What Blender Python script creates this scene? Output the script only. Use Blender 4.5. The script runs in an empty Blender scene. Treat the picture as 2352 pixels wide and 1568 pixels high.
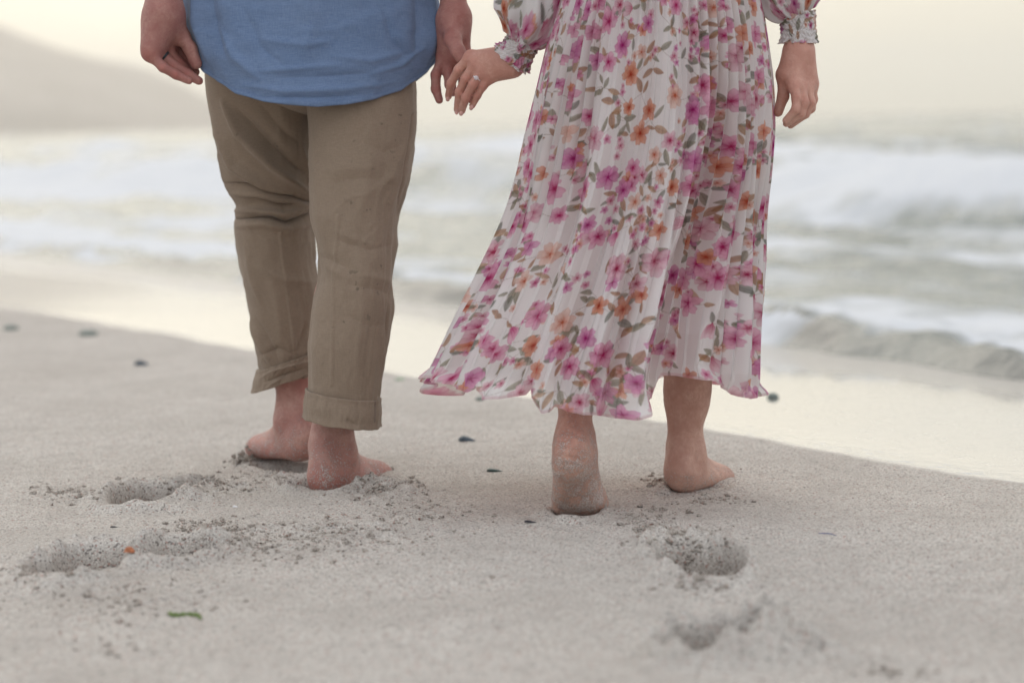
import bpy, math, random
import numpy as np
from mathutils import Vector, Matrix
R = math.radians
rng = np.random.default_rng(7)
random.seed(7)
S = bpy.context.scene
COL = S.collection

# ------------------------------------------------------------------ camera
CW, CH = 2352.0, 1568.0           # pixel frame used for measuring the photograph
LENS = 85.0
F = LENS / 36.0 * CW
H = 0.63
PITCH, ROLL = R(5.21), R(1.34)
cf = np.array([0, math.cos(PITCH), -math.sin(PITCH)])
r0 = np.array([1.0, 0, 0]); u0 = np.cross(r0, cf)
cu = u0 * math.cos(ROLL) + r0 * math.sin(ROLL)
cr = r0 * math.cos(ROLL) - u0 * math.sin(ROLL)
CAMP = np.array([0, 0, H])
cd = bpy.data.cameras.new('camera'); cam = bpy.data.objects.new('camera', cd); COL.objects.link(cam)
M3 = Matrix(((cr[0], cu[0], -cf[0]), (cr[1], cu[1], -cf[1]), (cr[2], cu[2], -cf[2])))
cam.matrix_world = Matrix.Translation(CAMP) @ M3.to_4x4()
cd.lens = LENS; cd.sensor_width = 36; cd.sensor_fit = 'HORIZONTAL'
cd.clip_start = 0.05; cd.clip_end = 20000
cd.dof.use_dof = True; cd.dof.focus_distance = 4.0; cd.dof.aperture_fstop = 3.0
S.camera = cam
try: S.cycles.volume_bounces = 4
except Exception: pass

# ------------------------------------------------------------------ light
SUN_AZ, SUN_EL = R(-20), R(34)      # azimuth from +Y towards +X, the sun stands ahead of the camera
sd = np.array([math.sin(SUN_AZ) * math.cos(SUN_EL), math.cos(SUN_AZ) * math.cos(SUN_EL), math.sin(SUN_EL)])
sl = bpy.data.lights.new('sun', 'SUN'); sl.energy = 0.42; sl.angle = R(40); sl.color = (1.0, 0.93, 0.82)
so = bpy.data.objects.new('sun', sl); COL.objects.link(so)
so.rotation_euler = Vector(sd).to_track_quat('Z', 'Y').to_euler()

world = bpy.data.worlds.new('World'); S.world = world; world.use_nodes = True
nt = world.node_tree; nt.nodes.clear()


class NB:
    """tiny node builder"""
    def __init__(s, nt): s.nt = nt
    def n(s, t, **k):
        nd = s.nt.nodes.new(t)
        for a, b in k.items():
            if a.startswith('i_'):
                key = a[2:]
                key = int(key) if key.isdigit() else key.replace('_', ' ')
                nd.inputs[key].default_value = b
            else:
                setattr(nd, a, b)
        return nd
    def l(s, a, b): s.nt.links.new(a, b)
    def math(s, op, a, b=None, c=None, clamp=False):
        nd = s.nt.nodes.new('ShaderNodeMath'); nd.operation = op; nd.use_clamp = clamp
        for i, v in enumerate((a, b, c)):
            if v is None: continue
            if isinstance(v, (int, float)): nd.inputs[i].default_value = v
            else: s.l(v, nd.inputs[i])
        return nd.outputs[0]
    def mix(s, fac, a, b, mode='MIX'):
        nd = s.nt.nodes.new('ShaderNodeMix'); nd.data_type = 'RGBA'; nd.blend_type = mode
        for i, v in ((0, fac), (6, a), (7, b)):
            if isinstance(v, (int, float)): nd.inputs[i].default_value = v
            elif isinstance(v, tuple): nd.inputs[i].default_value = (*v, 1)
            else: s.l(v, nd.inputs[i])
        return nd.outputs[2]
    def ramp(s, fac, stops, interp='LINEAR'):
        nd = s.nt.nodes.new('ShaderNodeValToRGB'); cr_ = nd.color_ramp; cr_.interpolation = interp
        while len(cr_.elements) < len(stops): cr_.elements.new(0.5)
        for e, (p, c) in zip(cr_.elements, stops):
            e.position = p; e.color = (c, c, c, 1) if isinstance(c, (int, float)) else (*c, 1)
        s.l(fac, nd.inputs[0]); return nd.outputs[0]
    def noise(s, vec, scale, detail=2, rough=0.5, **k):
        nd = s.nt.nodes.new('ShaderNodeTexNoise'); nd.inputs['Scale'].default_value = scale
        nd.inputs['Detail'].default_value = detail; nd.inputs['Roughness'].default_value = rough
        if vec is not None: s.l(vec, nd.inputs['Vector'])
        return nd.outputs[0]


b = NB(nt)
tc = b.n('ShaderNodeTexCoord')
sep = b.n('ShaderNodeSeparateXYZ'); b.l(tc.outputs['Generated'], sep.inputs[0])
dx, dy, dz = sep.outputs
# clouds: direction stretched sideways so the bands near the horizon lie flat
mp = b.n('ShaderNodeMapping'); mp.inputs['Scale'].default_value = (7, 3, 34); b.l(tc.outputs['Generated'], mp.inputs[0])
cn = b.noise(mp.outputs[0], 1.0, 4, 0.5)
dot = b.n('ShaderNodeVectorMath', operation='DOT_PRODUCT'); b.l(tc.outputs['Generated'], dot.inputs[0])
g1 = np.array([math.sin(R(-9)) * .95, math.cos(R(-9)) * .95, 0.26]); g1 /= np.linalg.norm(g1)
dot.inputs[1].default_value = tuple(g1)
gd = b.math('MAXIMUM', dot.outputs['Value'], 0.0)
glow_w = b.math('POWER', gd, 2.5)
glow_n = b.math('POWER', gd, 40.0)
base = b.mix(b.ramp(dy, [(0.0, 0.0), (0.5, 0.35), (1.0, 1.0)]), (0.54, 0.57, 0.62), (0.62, 0.565, 0.46))
up = b.math('SMOOTH_MAX', dz, 0.0, 0.05)
warm = b.mix(b.ramp(dy, [(0.2, 0.0), (0.9, 1.0)]), (0.94, 0.96, 1.0), (1.08, 1.0, 0.87))
base = b.mix(b.ramp(dz, [(0.03, 0.0), (0.16, 1.0)]), base, warm)
dt2 = b.n('ShaderNodeVectorMath', operation='DOT_PRODUCT'); b.l(tc.outputs['Generated'], dt2.inputs[0])
dt2.inputs[1].default_value = (math.sin(R(-7.5)) * .9993, math.cos(R(-7.5)) * .9993, .036)
glow_v = b.math('POWER', b.math('MAXIMUM', dt2.outputs['Value'], 0.0), 420.0)
cl = b.ramp(cn, [(0.42, 0.0), (0.62, 1.0)])
base = b.mix(b.math('MULTIPLY', cl, 0.85), base, b.mix(b.math('SUBTRACT', 1.0, glow_w), (0.52, 0.51, 0.48), (0.55, 0.57, 0.60)))
addv = b.mix(1.0, base, b.mix(glow_w, (0, 0, 0), (0.07, 0.062, 0.04)), 'ADD')
addv = b.mix(1.0, addv, b.mix(glow_v, (0, 0, 0), (0.24, 0.235, 0.19)), 'ADD')
addv = b.mix(1.0, addv, b.mix(glow_n, (0, 0, 0), (0.12, 0.11, 0.09)), 'ADD')
bgc = b.n('ShaderNodeBackground'); b.l(addv, bgc.inputs[0]); bgc.inputs[1].default_value = 1.0
sky = b.n('ShaderNodeTexSky'); sky.sky_type = 'NISHITA'; sky.sun_disc = False
sky.sun_elevation = SUN_EL; sky.sun_rotation = SUN_AZ
sky.dust_density = 1
bgs = b.n('ShaderNodeBackground'); b.l(sky.outputs[0], bgs.inputs[0]); bgs.inputs[1].default_value = 0.06
mxs = b.n('ShaderNodeMixShader'); mxs.inputs[0].default_value = 0.85
b.l(bgs.outputs[0], mxs.inputs[1]); b.l(bgc.outputs[0], mxs.inputs[2])
wo = b.n('ShaderNodeOutputWorld'); b.l(mxs.outputs[0], wo.inputs[0])
S.view_settings.view_transform = 'Standard'; S.view_settings.look = 'None'
S.view_settings.exposure = 0.60; S.view_settings.gamma = 1.0; S.view_settings.use_curve_mapping = False


# ------------------------------------------------------------------ measuring helpers
def P(px, py, Y):
    d = cf + cr * (px - CW / 2) / F + cu * (CH / 2 - py) / F
    return CAMP + d * (Y / d[1])
def Pv(px, py, Y):
    px, py, Y = np.broadcast_arrays(np.asarray(px, float), np.asarray(py, float), np.asarray(Y, float))
    d = cf + cr * ((px - CW / 2) / F)[..., None] + cu * ((CH / 2 - py) / F)[..., None]
    return CAMP + d * (Y / d[..., 1])[..., None]
def G(px, py, z=0.0):
    d = cf + cr * (px - CW / 2) / F + cu * (CH / 2 - py) / F
    return (CAMP + d * ((z - H) / d[2]))
def proj(V):
    q = V - CAMP
    dp = q @ cf
    return CW / 2 + (q @ cr) / dp * F, CH / 2 - (q @ cu) / dp * F
def sstep(a, b_, x):
    t = np.clip((x - a) / (b_ - a), 0, 1); return t * t * (3 - 2 * t)

def hsh(i, j, seed):
    n = (i.astype(np.int64) * 374761393 + j.astype(np.int64) * 668265263 + seed * 1442695041) & 0x7fffffff
    n = ((n ^ (n >> 13)) * 1274126177) & 0x7fffffff
    return ((n ^ (n >> 16)) & 0xffff) / 65535.0
def vnoise(x, y, seed=0):
    xi = np.floor(x); yi = np.floor(y); fx = x - xi; fy = y - yi
    fx = fx * fx * (3 - 2 * fx); fy = fy * fy * (3 - 2 * fy)
    a = hsh(xi, yi, seed); b_ = hsh(xi + 1, yi, seed); c = hsh(xi, yi + 1, seed); d = hsh(xi + 1, yi + 1, seed)
    return (a * (1 - fx) + b_ * fx) * (1 - fy) + (c * (1 - fx) + d * fx) * fy - 0.5
def fbm(x, y, seed=0, o=3):
    v = 0; a = 1
    for k in range(o):
        v = v + a * vnoise(x * 2 ** k + 17.3 * k, y * 2 ** k - 9.1 * k, seed + k); a *= 0.5
    return v

# ------------------------------------------------------------------ object helpers
def tag(o, label=None, cat=None, group=None, kind=None):
    if label: o['label'] = label
    if cat: o['category'] = cat
    if group: o['group'] = group
    if kind: o['kind'] = kind
    return o

def mesh_obj(name, V, Fq, mat, parent=None, attrs=None, smooth=True, colour=None):
    V = np.asarray(V, np.float32).reshape(-1, 3)
    me = bpy.data.meshes.new(name)
    if isinstance(Fq, np.ndarray):
        nf, k = Fq.shape
        me.vertices.add(len(V)); me.vertices.foreach_set('co', V.ravel())
        me.loops.add(nf * k); me.loops.foreach_set('vertex_index', Fq.astype(np.int32).ravel())
        me.polygons.add(nf); me.polygons.foreach_set('loop_start', np.arange(0, nf * k, k, dtype=np.int32))
        me.polygons.foreach_set('loop_total', np.full(nf, k, np.int32))
        me.update(calc_edges=True)
        me.validate()
    else:
        me.from_pydata([tuple(v) for v in V.tolist()], [], Fq)
        me.update()
    if smooth: me.polygons.foreach_set('use_smooth', np.ones(len(me.polygons), bool))
    for k_, v in (attrs or {}).items():
        a = me.attributes.new(k_, 'FLOAT', 'POINT'); a.data.foreach_set('value', np.asarray(v, np.float32).ravel())
    if colour is not None:
        a = me.attributes.new('print', 'FLOAT_COLOR', 'POINT')
        c4 = np.ones((len(V), 4), np.float32); c4[:, :3] = colour.reshape(-1, 3); a.data.foreach_set('color', c4.ravel())
    me.materials.append(mat)
    o = bpy.data.objects.new(name, me); COL.objects.link(o)
    if parent is not None: o.parent = parent
    return o

def grid_faces(nr, nc, wrap=False):
    i = np.arange(nr - 1)[:, None]; j = np.arange(nc if wrap else nc - 1)[None]
    j2 = (j + 1) % nc
    return np.stack([i * nc + j, i * nc + j2, (i + 1) * nc + j2, (i + 1) * nc + j], -1).reshape(-1, 4)

# ------------------------------------------------------------------ materials
def new_mat(name):
    m = bpy.data.materials.new(name); m.use_nodes = True
    nt_ = m.node_tree; nt_.nodes.clear(); return m, NB(nt_)
def finish(b, sh, disp=None):
    o = b.n('ShaderNodeOutputMaterial'); b.l(sh, o.inputs[0])
def attr(b, name):
    a = b.n('ShaderNodeAttribute'); a.attribute_name = name; return a
def bump(b, h, strength, dist, nrm=None):
    n = b.n('ShaderNodeBump'); n.inputs['Strength'].default_value = strength; n.inputs['Distance'].default_value = dist
    b.l(h, n.inputs['Height'])
    if nrm is not None: b.l(nrm, n.inputs['Normal'])
    return n.outputs[0]

def sand_material(name, damp=0.0, wet=True):
    m, b = new_mat(name)
    tc = b.n('ShaderNodeTexCoord'); v = tc.outputs['Object']
    fine = b.noise(v, 400, 2, 0.75); mid = b.noise(v, 160, 3, 0.6); big = b.noise(v, 3.0, 4, 0.6)
    vo = b.n('ShaderNodeTexVoronoi'); vo.inputs['Scale'].default_value = 330; b.l(v, vo.inputs['Vector'])
    grain = b.n('ShaderNodeSeparateColor'); b.l(vo.outputs['Color'], grain.inputs[0])
    c = b.mix(b.ramp(fine, [(0.38, 0.0), (0.62, 1.0)]), (0.395, 0.362, 0.326), (0.735, 0.695, 0.64))
    c = b.mix(b.ramp(grain.outputs[0], [(0.86, 0.0), (0.93, 0.75)]), c, (0.10, 0.085, 0.08))
    c = b.mix(b.ramp(grain.outputs[1], [(0.92, 0.0), (0.96, 0.6)]), c, (0.36, 0.15, 0.11))
    c = b.mix(b.ramp(grain.outputs[2], [(0.90, 0.0), (0.95, 0.6)]), c, (0.78, 0.76, 0.72))
    c = b.mix(b.ramp(big, [(0.40, 0.0), (0.68, 0.45)]), c, (0.42, 0.385, 0.345))
    c = b.mix(b.ramp(b.noise(v, 14, 3, 0.6), [(0.45, 0.0), (0.7, 0.30)]), c, (0.36, 0.325, 0.30))
    p = b.n('ShaderNodeBsdfPrincipled'); p.inputs['Roughness'].default_value = 0.95
    p.inputs['Specular IOR Level'].default_value = 0.05
    if damp: c = b.mix(1.0, c, (1 - damp, 1 - damp * 1.25, 1 - damp * 1.45), 'MULTIPLY')
    h = b.math('ADD', b.math('MULTIPLY', fine, 0.6), b.math('MULTIPLY', mid, 1.0))
    if wet:
        w = attr(b, 'wet').outputs['Fac']; damp_shade = attr(b, 'damp').outputs['Fac']
        c = b.mix(b.math('MULTIPLY', damp_shade, 0.45), c, b.mix(1.0, c, (0.46, 0.39, 0.34), 'MULTIPLY'))  # darker tint for damp sand and the painted shade in the pits
        c = b.mix(w, c, (0.34, 0.32, 0.295))
        chn = attr(b, 'churned').outputs['Fac']
        peb = b.noise(v, 26, 3, 0.7)
        rr = b.math('ADD', b.math('MULTIPLY', w, -0.90), 0.95)
        rr = b.math('ADD', rr, b.math('MULTIPLY', chn, 0.38))
        rr = b.math('ADD', rr, b.math('MULTIPLY', w, b.math('MULTIPLY', b.ramp(peb, [(0.55, 0.0), (0.68, 1.0)]), 0.3)))
        b.l(rr, p.inputs['Roughness'])
        b.l(b.math('ADD', b.math('MULTIPLY', w, 1.0), 0.05), p.inputs['Specular IOR Level'])
        b.l(b.math('MULTIPLY', w, b.math('SUBTRACT', 1.0, b.math('MULTIPLY', chn, .7))), p.inputs['Coat Weight']); p.inputs['Coat Roughness'].default_value = .05; p.inputs['Coat IOR'].default_value = 1.4
        st = b.math('SUBTRACT', 1.0, b.math('MULTIPLY', w, 0.97))
        n = b.n('ShaderNodeBump'); n.inputs['Distance'].default_value = 0.0035
        b.l(st, n.inputs['Strength']); b.l(h, n.inputs['Height']); b.l(n.outputs[0], p.inputs['Normal'])
    else:
        b.l(bump(b, h, 1.0, 0.004), p.inputs['Normal'])
    b.l(c, p.inputs['Base Color']); finish(b, p.outputs[0]); return m

def skin_material(name, col, deep, sandz):
    m, b = new_mat(name)
    tc = b.n('ShaderNodeTexCoord'); v = tc.outputs['Object']
    n1 = b.noise(v, 30, 4, 0.65); n2 = b.noise(v, 190, 4, 0.7)
    n3 = b.noise(v, 55, 3, 0.6)
    c = b.mix(b.ramp(n1, [(0.36, 0.0), (0.60, 1.0)]), col, deep)
    c = b.mix(b.ramp(n2, [(0.38, 0.6), (0.58, 0.0)]), c, deep)
    c = b.mix(b.math('MULTIPLY', attr(b, 'tan').outputs['Fac'], .9), c, b.mix(1.0, c, (0.74, 0.62, 0.62), 'MULTIPLY'))
    rd = attr(b, 'red').outputs['Fac']
    c = b.mix(b.math('MULTIPLY', rd, 0.8), c, (0.50, 0.13, 0.10))
    # dry sand sticking to the feet
    sp = b.n('ShaderNodeSeparateXYZ'); b.l(v, sp.inputs[0])
    sandy = attr(b, 'sandy').outputs['Fac']
    g = b.noise(v, 430, 1, 0.5); g2 = b.noise(v, 60, 2, 0.6)
    th = b.math('SUBTRACT', 0.74, b.math('MULTIPLY', sandy, 0.30))
    th = b.math('SUBTRACT', th, b.math('MULTIPLY', b.math('SUBTRACT', g2, 0.5), b.math('MULTIPLY', sandy, 0.9)))
    k = b.math('MULTIPLY', b.math('SUBTRACT', g, th), 14.0, clamp=True)
    k = b.math('MULTIPLY', k, b.math('GREATER_THAN', sandy, 0.02))
    gc = b.mix(b.ramp(b.noise(v, 700, 1), [(0.4, 0.0), (0.6, 1.0)]), (0.28, 0.22, 0.19), (0.66, 0.60, 0.56))
    c = b.mix(b.math('MULTIPLY', k, 0.8), c, gc)
    p = b.n('ShaderNodeBsdfPrincipled'); b.l(c, p.inputs['Base Color'])
    b.l(b.math('ADD', 0.52, b.math('MULTIPLY', k, 0.4)), p.inputs['Roughness'])
    p.inputs['Subsurface Weight'].default_value = 0.10; p.inputs['Subsurface Radius'].default_value = (1.0, 0.35, 0.2)
    p.inputs['Subsurface Scale'].default_value = 0.006; p.inputs['Specular IOR Level'].default_value = 0.35
    hh = b.math('ADD', b.math('ADD', b.math('MULTIPLY', n2, 0.7), b.math('MULTIPLY', n3, 0.9)), b.math('MULTIPLY', k, 0.6))
    b.l(bump(b, hh, 0.75, 0.0026), p.inputs['Normal'])
    finish(b, p.outputs[0]); return m

def cloth_material(name, c1, c2, weave=900, rough=0.9, transl=0.0, spots=0.0, dark=(0.1, 0.08, 0.06)):
    m, b = new_mat(name)
    tc = b.n('ShaderNodeTexCoord'); v = tc.outputs['Object']
    n1 = b.noise(v, 9, 4, 0.6)
    mpx = b.n('ShaderNodeMapping'); mpx.inputs['Scale'].default_value = (1, 1, 0.12); b.l(v, mpx.inputs[0])
    mpz = b.n('ShaderNodeMapping'); mpz.inputs['Scale'].default_value = (0.12, 0.12, 1); b.l(v, mpz.inputs[0])
    wx = b.noise(mpx.outputs[0], weave, 2, 0.6); wz = b.noise(mpz.outputs[0], weave, 2, 0.6)
    w = b.math('ADD', b.math('MULTIPLY', wx, 0.5), b.math('MULTIPLY', wz, 0.5))
    c = b.mix(b.ramp(b.math('ADD', b.math('MULTIPLY', n1, 0.4), b.math('MULTIPLY', w, 0.6)), [(0.38, 0.0), (0.62, 1.0)]), c1, c2)
    if spots:
        s1 = b.noise(v, 75, 2, 0.5); s2 = b.noise(v, 7, 2, 0.5)
        c = b.mix(b.ramp(b.noise(v, 4.5, 3, 0.6), [(.42, 0.), (.68, .35)]), c, b.mix(1.0, c, (.74, .72, .70), 'MULTIPLY'))
        k = b.math('MULTIPLY', b.ramp(s1, [(0.68, 0.0), (0.73, 1.0)]), b.ramp(s2, [(0.45, 0.0), (0.6, 1.0)]))
        c = b.mix(b.math('MULTIPLY', k, spots), c, dark)
    st = attr(b, 'seam').outputs['Fac']
    c = b.mix(b.math('MULTIPLY', st, 0.55), c, b.mix(1.0, c, (0.45, 0.45, 0.5), 'MULTIPLY'))
    p = b.n('ShaderNodeBsdfPrincipled'); b.l(c, p.inputs['Base Color']); p.inputs['Roughness'].default_value = rough
    p.inputs['Specular IOR Level'].default_value = 0.15
    p.inputs['Sheen Weight'].default_value = 0.12; p.inputs['Sheen Roughness'].default_value = 0.5
    b.l(bump(b, b.math('ADD', b.math('MULTIPLY', w, 0.25), b.math('MULTIPLY', b.noise(v, 60, 3, 0.6), 0.8)), 0.55, 0.0022), p.inputs['Normal'])
    if transl:
        t = b.n('ShaderNodeBsdfTranslucent'); b.l(c, t.inputs[0])
        mx = b.n('ShaderNodeMixShader'); mx.inputs[0].default_value = transl
        b.l(p.outputs[0], mx.inputs[1]); b.l(t.outputs[0], mx.inputs[2]); finish(b, mx.outputs[0])
    else: finish(b, p.outputs[0])
    return m

def print_material():
    m, b = new_mat('floral chiffon')
    c = attr(b, 'print').outputs['Color']
    tc = b.n('ShaderNodeTexCoord'); v = tc.outputs['Object']
    d = b.n('ShaderNodeBsdfDiffuse'); b.l(c, d.inputs[0])
    b.l(bump(b, b.noise(v, 700, 2, 0.6), 0.25, 0.001), d.inputs['Normal'])
    t = b.n('ShaderNodeBsdfTranslucent'); b.l(b.mix(1.0, c, (1.0, 0.93, 0.90), 'MULTIPLY'), t.inputs[0])
    mx = b.n('ShaderNodeMixShader'); mx.inputs[0].default_value = 0.40
    b.l(d.outputs[0], mx.inputs[1]); b.l(t.outputs[0], mx.inputs[2])
    tr = b.n('ShaderNodeBsdfTransparent')
    mx2 = b.n('ShaderNodeMixShader'); mx2.inputs[0].default_value = 0.07
    b.l(mx.outputs[0], mx2.inputs[1]); b.l(tr.outputs[0], mx2.inputs[2])
    finish(b, mx2.outputs[0]); return m

def plain(name, col, rough=0.5, metal=0.0, spec=0.5, nz=None):
    m, b = new_mat(name)
    p = b.n('ShaderNodeBsdfPrincipled'); p.inputs['Roughness'].default_value = rough
    p.inputs['Metallic'].default_value = metal; p.inputs['Specular IOR Level'].default_value = spec
    tc = b.n('ShaderNodeTexCoord')
    n = b.noise(tc.outputs['Object'], nz or 120, 3, 0.6)
    b.l(b.mix(b.ramp(n, [(0.35, 0.0), (0.65, 1.0)]), tuple(0.7 * x for x in col), tuple(min(1, 1.25 * x) for x in col)), p.inputs['Base Color'])
    b.l(bump(b, n, 0.4, 0.001), p.inputs['Normal'])
    finish(b, p.outputs[0]); return m

MAT_SAND = sand_material('beach sand'); MAT_CRUMB = sand_material('damp sand crumbs', 0.14, False)
MAT_SKIN_M = skin_material('man skin', (0.52, 0.315, 0.26), (0.40, 0.195, 0.165), 0)
MAT_SKIN_W = skin_material('woman skin', (0.58, 0.365, 0.285), (0.46, 0.255, 0.195), 0)
MAT_SHIRT = cloth_material('blue chambray', (0.120, 0.182, 0.310), (0.180, 0.255, 0.405), 620, transl=0.04, spots=0.35, dark=(0.08, 0.12, 0.25))
MAT_PANTS = cloth_material('khaki twill', (0.222, 0.168, 0.122), (0.280, 0.216, 0.162), 800, spots=0.6)
MAT_PRINT = print_material()
MAT_HAIR = plain('brown hair', (0.06, 0.035, 0.02), 0.6)
MAT_NAIL = plain('nail', (0.62, 0.36, 0.32), 0.25)

# ------------------------------------------------------------------ ground height
SH_A = np.array([0.86, 4.07]); SH_D = np.array([-0.504, 0.864]); SH_N = np.array([0.864, 0.504])
def shore(x, y):
    q0 = x - SH_A[0]; q1 = y - SH_A[1]
    return q0 * SH_N[0] + q1 * SH_N[1], q0 * SH_D[0] + q1 * SH_D[1]

PITS = []      # (cx, cy, half length along dir, half width, dir angle, depth, rim)
def pit(px, py, hl, hw, ang, dep, rim=0.3, sq=2.3):
    g = G(px, py); PITS.append((g[0], g[1], hl, hw, R(ang), dep * 1.3, rim * .8, sq))
# angle measured from +X; prints point away from the camera, toes turned out
pit(345, 1138, .125, .064, 82, .044, .28); pit(432, 1116, .045, .030, 50, .018, .3)
pit(200, 1292, .135, .068, 84, .050, .25); pit(405, 1271, .085, .068, 60, .042, .3); pit(300, 1282, .07, .05, 90, .030, .1)
pit(1602, 1291, .125, .058, 96, .052, .25); pit(1650, 1285, .07, .03, 96, .04, .1)
pit(1655, 1476, .10, .062, 82, .08, .18); pit(1722, 1456, .060, .034, 60, .062, .15); pit(1620, 1462, .05, .03, 90, .05, .1)
pit(688, 1120, .045, .028, 90, .026, .3)
pit(1322, 1178, .05, .040, 90, .012, .35)
pit(650, 1074, .085, .045, 120, .012, .3)
pit(790, 1112, .10, .05, 60, .012, .4); pit(1600, 1125, .10, .045, 60, .006, .3)
MOUNDS = []    # (cx, cy, sx, sy, h)
def mound(px, py, sx, sy, h): g = G(px, py); MOUNDS.append((g[0], g[1], sx, sy, h))
mound(455, 1150, .055, .06, .018); mound(400, 1172, .05, .03, .010); mound(860, 1122, .09, .05, .014); mound(940, 1135, .06, .05, .010)
mound(1810, 1492, .065, .075, .036); mound(1690, 1512, .06, .04, .014); mound(560, 1120, .07, .05, .008)
mound(1305, 1203, .07, .02, .009); mound(1420, 1180, .03, .05, .008); mound(565, 1040, .03, .04, .010)
mound(1250, 1180, .02, .04, .004); mound(900, 1215, .12, .06, .006); mound(640, 1218, .12, .06, .006)
mound(1500, 1250, .04, .05, .007); mound(1525, 1120, .03, .04, .006); mound(200, 1350, .2, .06, .006)
# loose crumbled sand patches: (px, py, rx px, ry px, count)
PATCH = [(160, 1130, 85, 26, 140), (470, 1120, 160, 26, 190), (640, 1090, 110, 22, 110), (870, 1132, 120, 26, 180), (480, 1215, 100, 22, 170),
         (760, 1235, 250, 48, 270), (560, 1250, 180, 55, 180), (980, 1180, 120, 28, 130), (1500, 1210, 80, 42, 170), (1580, 1260, 110, 45, 160),
         (1505, 1110, 34, 26, 60), (1640, 1085, 50, 16, 30), (1640, 1150, 110, 12, 60), (300, 1370, 250, 60, 110), (80, 1330, 90, 50, 80), (560, 1060, 36, 14, 60),
         (1610, 1345, 110, 20, 50), (870, 1075, 22, 14, 40), (250, 1480, 260, 60, 24), (2050, 1540, 170, 20, 26), (1600, 1300, 70, 26, 90), (345, 1132, 70, 20, 90)]

def height(x, y):
    s, t = shore(x, y)
    edge = 0.05 * fbm(t * 0.7, t * 0, 5, 3)
    sp = np.maximum(s - edge, 0)
    z = -0.055 * sp - 0.0008 * sstep(0, 0.12, sp)
    near = sstep(0.3, -0.3, s)
    z = z + near * (0.006 * fbm(x * 1.6, y * 1.1, 3, 3))
    z = z + near * 0.0016 * fbm(x * 45, y * 30, 11, 3)
    for (cx, cy, hl, hw, a, dep, rim, sq) in PITS:
        u = (x - cx) * math.cos(a) + (y - cy) * math.sin(a); v = -(x - cx) * math.sin(a) + (y - cy) * math.cos(a)
        m_ = (np.abs(u) < 4 * hl) & (np.abs(v) < 4 * hw)
        if not m_.any(): continue
        uu = u[m_] + 0.034 * fbm(x[m_] * 13, y[m_] * 9, 2, 2); vv = v[m_] + 0.026 * fbm(x[m_] * 13 + 9, y[m_] * 9, 4, 3)
        r = (np.abs(uu / hl) ** sq + np.abs(vv / hw) ** sq) ** (1 / sq)
        d = -dep * sstep(1.08, 0.74, r) + dep * rim * np.exp(-((r - 1.28) / 0.22) ** 2)
        d = d + dep * .28 * np.exp(-((r - 1.2) / 0.25) ** 2) * np.maximum(fbm(x[m_] * 38, y[m_] * 30, 9, 3), 0)
        d = d + dep * 0.32 * sstep(1.1, 0.7, r) * fbm(x[m_] * 60, y[m_] * 60, 8, 2)
        z[m_] += d
    for (cx, cy, sx, sy, h) in MOUNDS:
        r2 = ((x - cx) / sx) ** 2 + ((y - cy) / sy) ** 2
        m_ = r2 < 6
        if m_.any():
            z[m_] += h * np.exp(-r2[m_] * 1.3) * (1 + 0.9 * fbm(x[m_] * 55, y[m_] * 55, 21, 3))
    return z
def churn(x, y):
    m = np.zeros_like(x)
    for (px, py, rx, ry, n) in PATCH:
        g = G(px, py); g2 = G(px, py - ry); rxx = rx / F * math.hypot(g[0], g[1]); ryy = max(abs(g2[1] - g[1]), .01)
        m = np.maximum(m, np.exp(-((x - g[0]) / rxx) ** 2 - ((y - g[1]) / ryy) ** 2) * min(1, n / 130))
    return m
def hz(x, y): return float(height(np.array([float(x)]), np.array([float(y)]))[0])

# crumbs
crumbs = []
for (px, py, rx, ry, n) in PATCH:
    for _ in range(int(n * 1.35)):
        a, r = random.uniform(0, 6.283), random.gauss(0, 0.55)
        g = G(px + rx * r * math.cos(a), py + ry * r * math.sin(a))
        crumbs.append((g[0], g[1], random.choice((1, 1, 1, 1, 1.4, 1.9)) * random.uniform(0.0008, 0.0026)))
crx = np.array([c[0] for c in crumbs]); cry = np.array([c[1] for c in crumbs]); crr = np.array([c[2] for c in crumbs])

def axis(lo, hi, step, far, g=1.06):
    a = list(np.arange(lo, hi, step)); st = step
    x = a[-1]
    while x < far: st *= g; x += st; a.append(x)
    st = step; x = a[0]; pre = []
    return a, pre
xa, _ = axis(0, 1.05, 0.0034, 90, 1.045)
xs = np.array(sorted(set([-v for v in xa] + xa)))
ya, _ = axis(2.35, 4.75, 0.0042, 400, 1.022)
st = 0.0042; y_ = 2.35; pre = []
while y_ > -25: st *= 1.06; y_ -= st; pre.append(y_)
ys = np.array(pre[::-1] + ya)
X, Y = np.meshgrid(xs, ys); Xf = X.ravel(); Yf = Y.ravel()
Z = height(Xf, Yf)
ch_ = churn(Xf, Yf) * (Xf > -1.3) * (Xf < 1.2) * (Yf < 5.2)
n_c = vnoise(Xf * 130, Yf * 95, 61)
Z = Z + ch_ * (.0052 * np.maximum(n_c, -.1) + .0085 * np.maximum(fbm(Xf * 42, Yf * 30, 63, 3), -.05))
s_, t_ = shore(Xf, Yf)
edge = 0.05 * fbm(t_ * 0.7, t_ * 0, 5, 3)
wet = sstep(-0.005, 0.045, s_ - edge + 0.03 * fbm(Xf * 6, Yf * 6, 31, 3))
damp = np.clip(np.clip(-Z / 0.035, 0, 1) + ch_ * .45 * (.5 + n_c * 1.5), 0, 1) * (s_ < 0)  # churned sand is damp; depth term paints shade into the footprint pits
mesh_obj('sand', np.stack([Xf, Yf, Z], 1), grid_faces(len(ys), len(xs)), MAT_SAND, attrs={'wet': wet, 'damp': damp, 'churned': sstep(.85, 1.5, s_ + .25 * fbm(Xf * 1.1, Yf * 1.1, 35, 3))})
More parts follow.
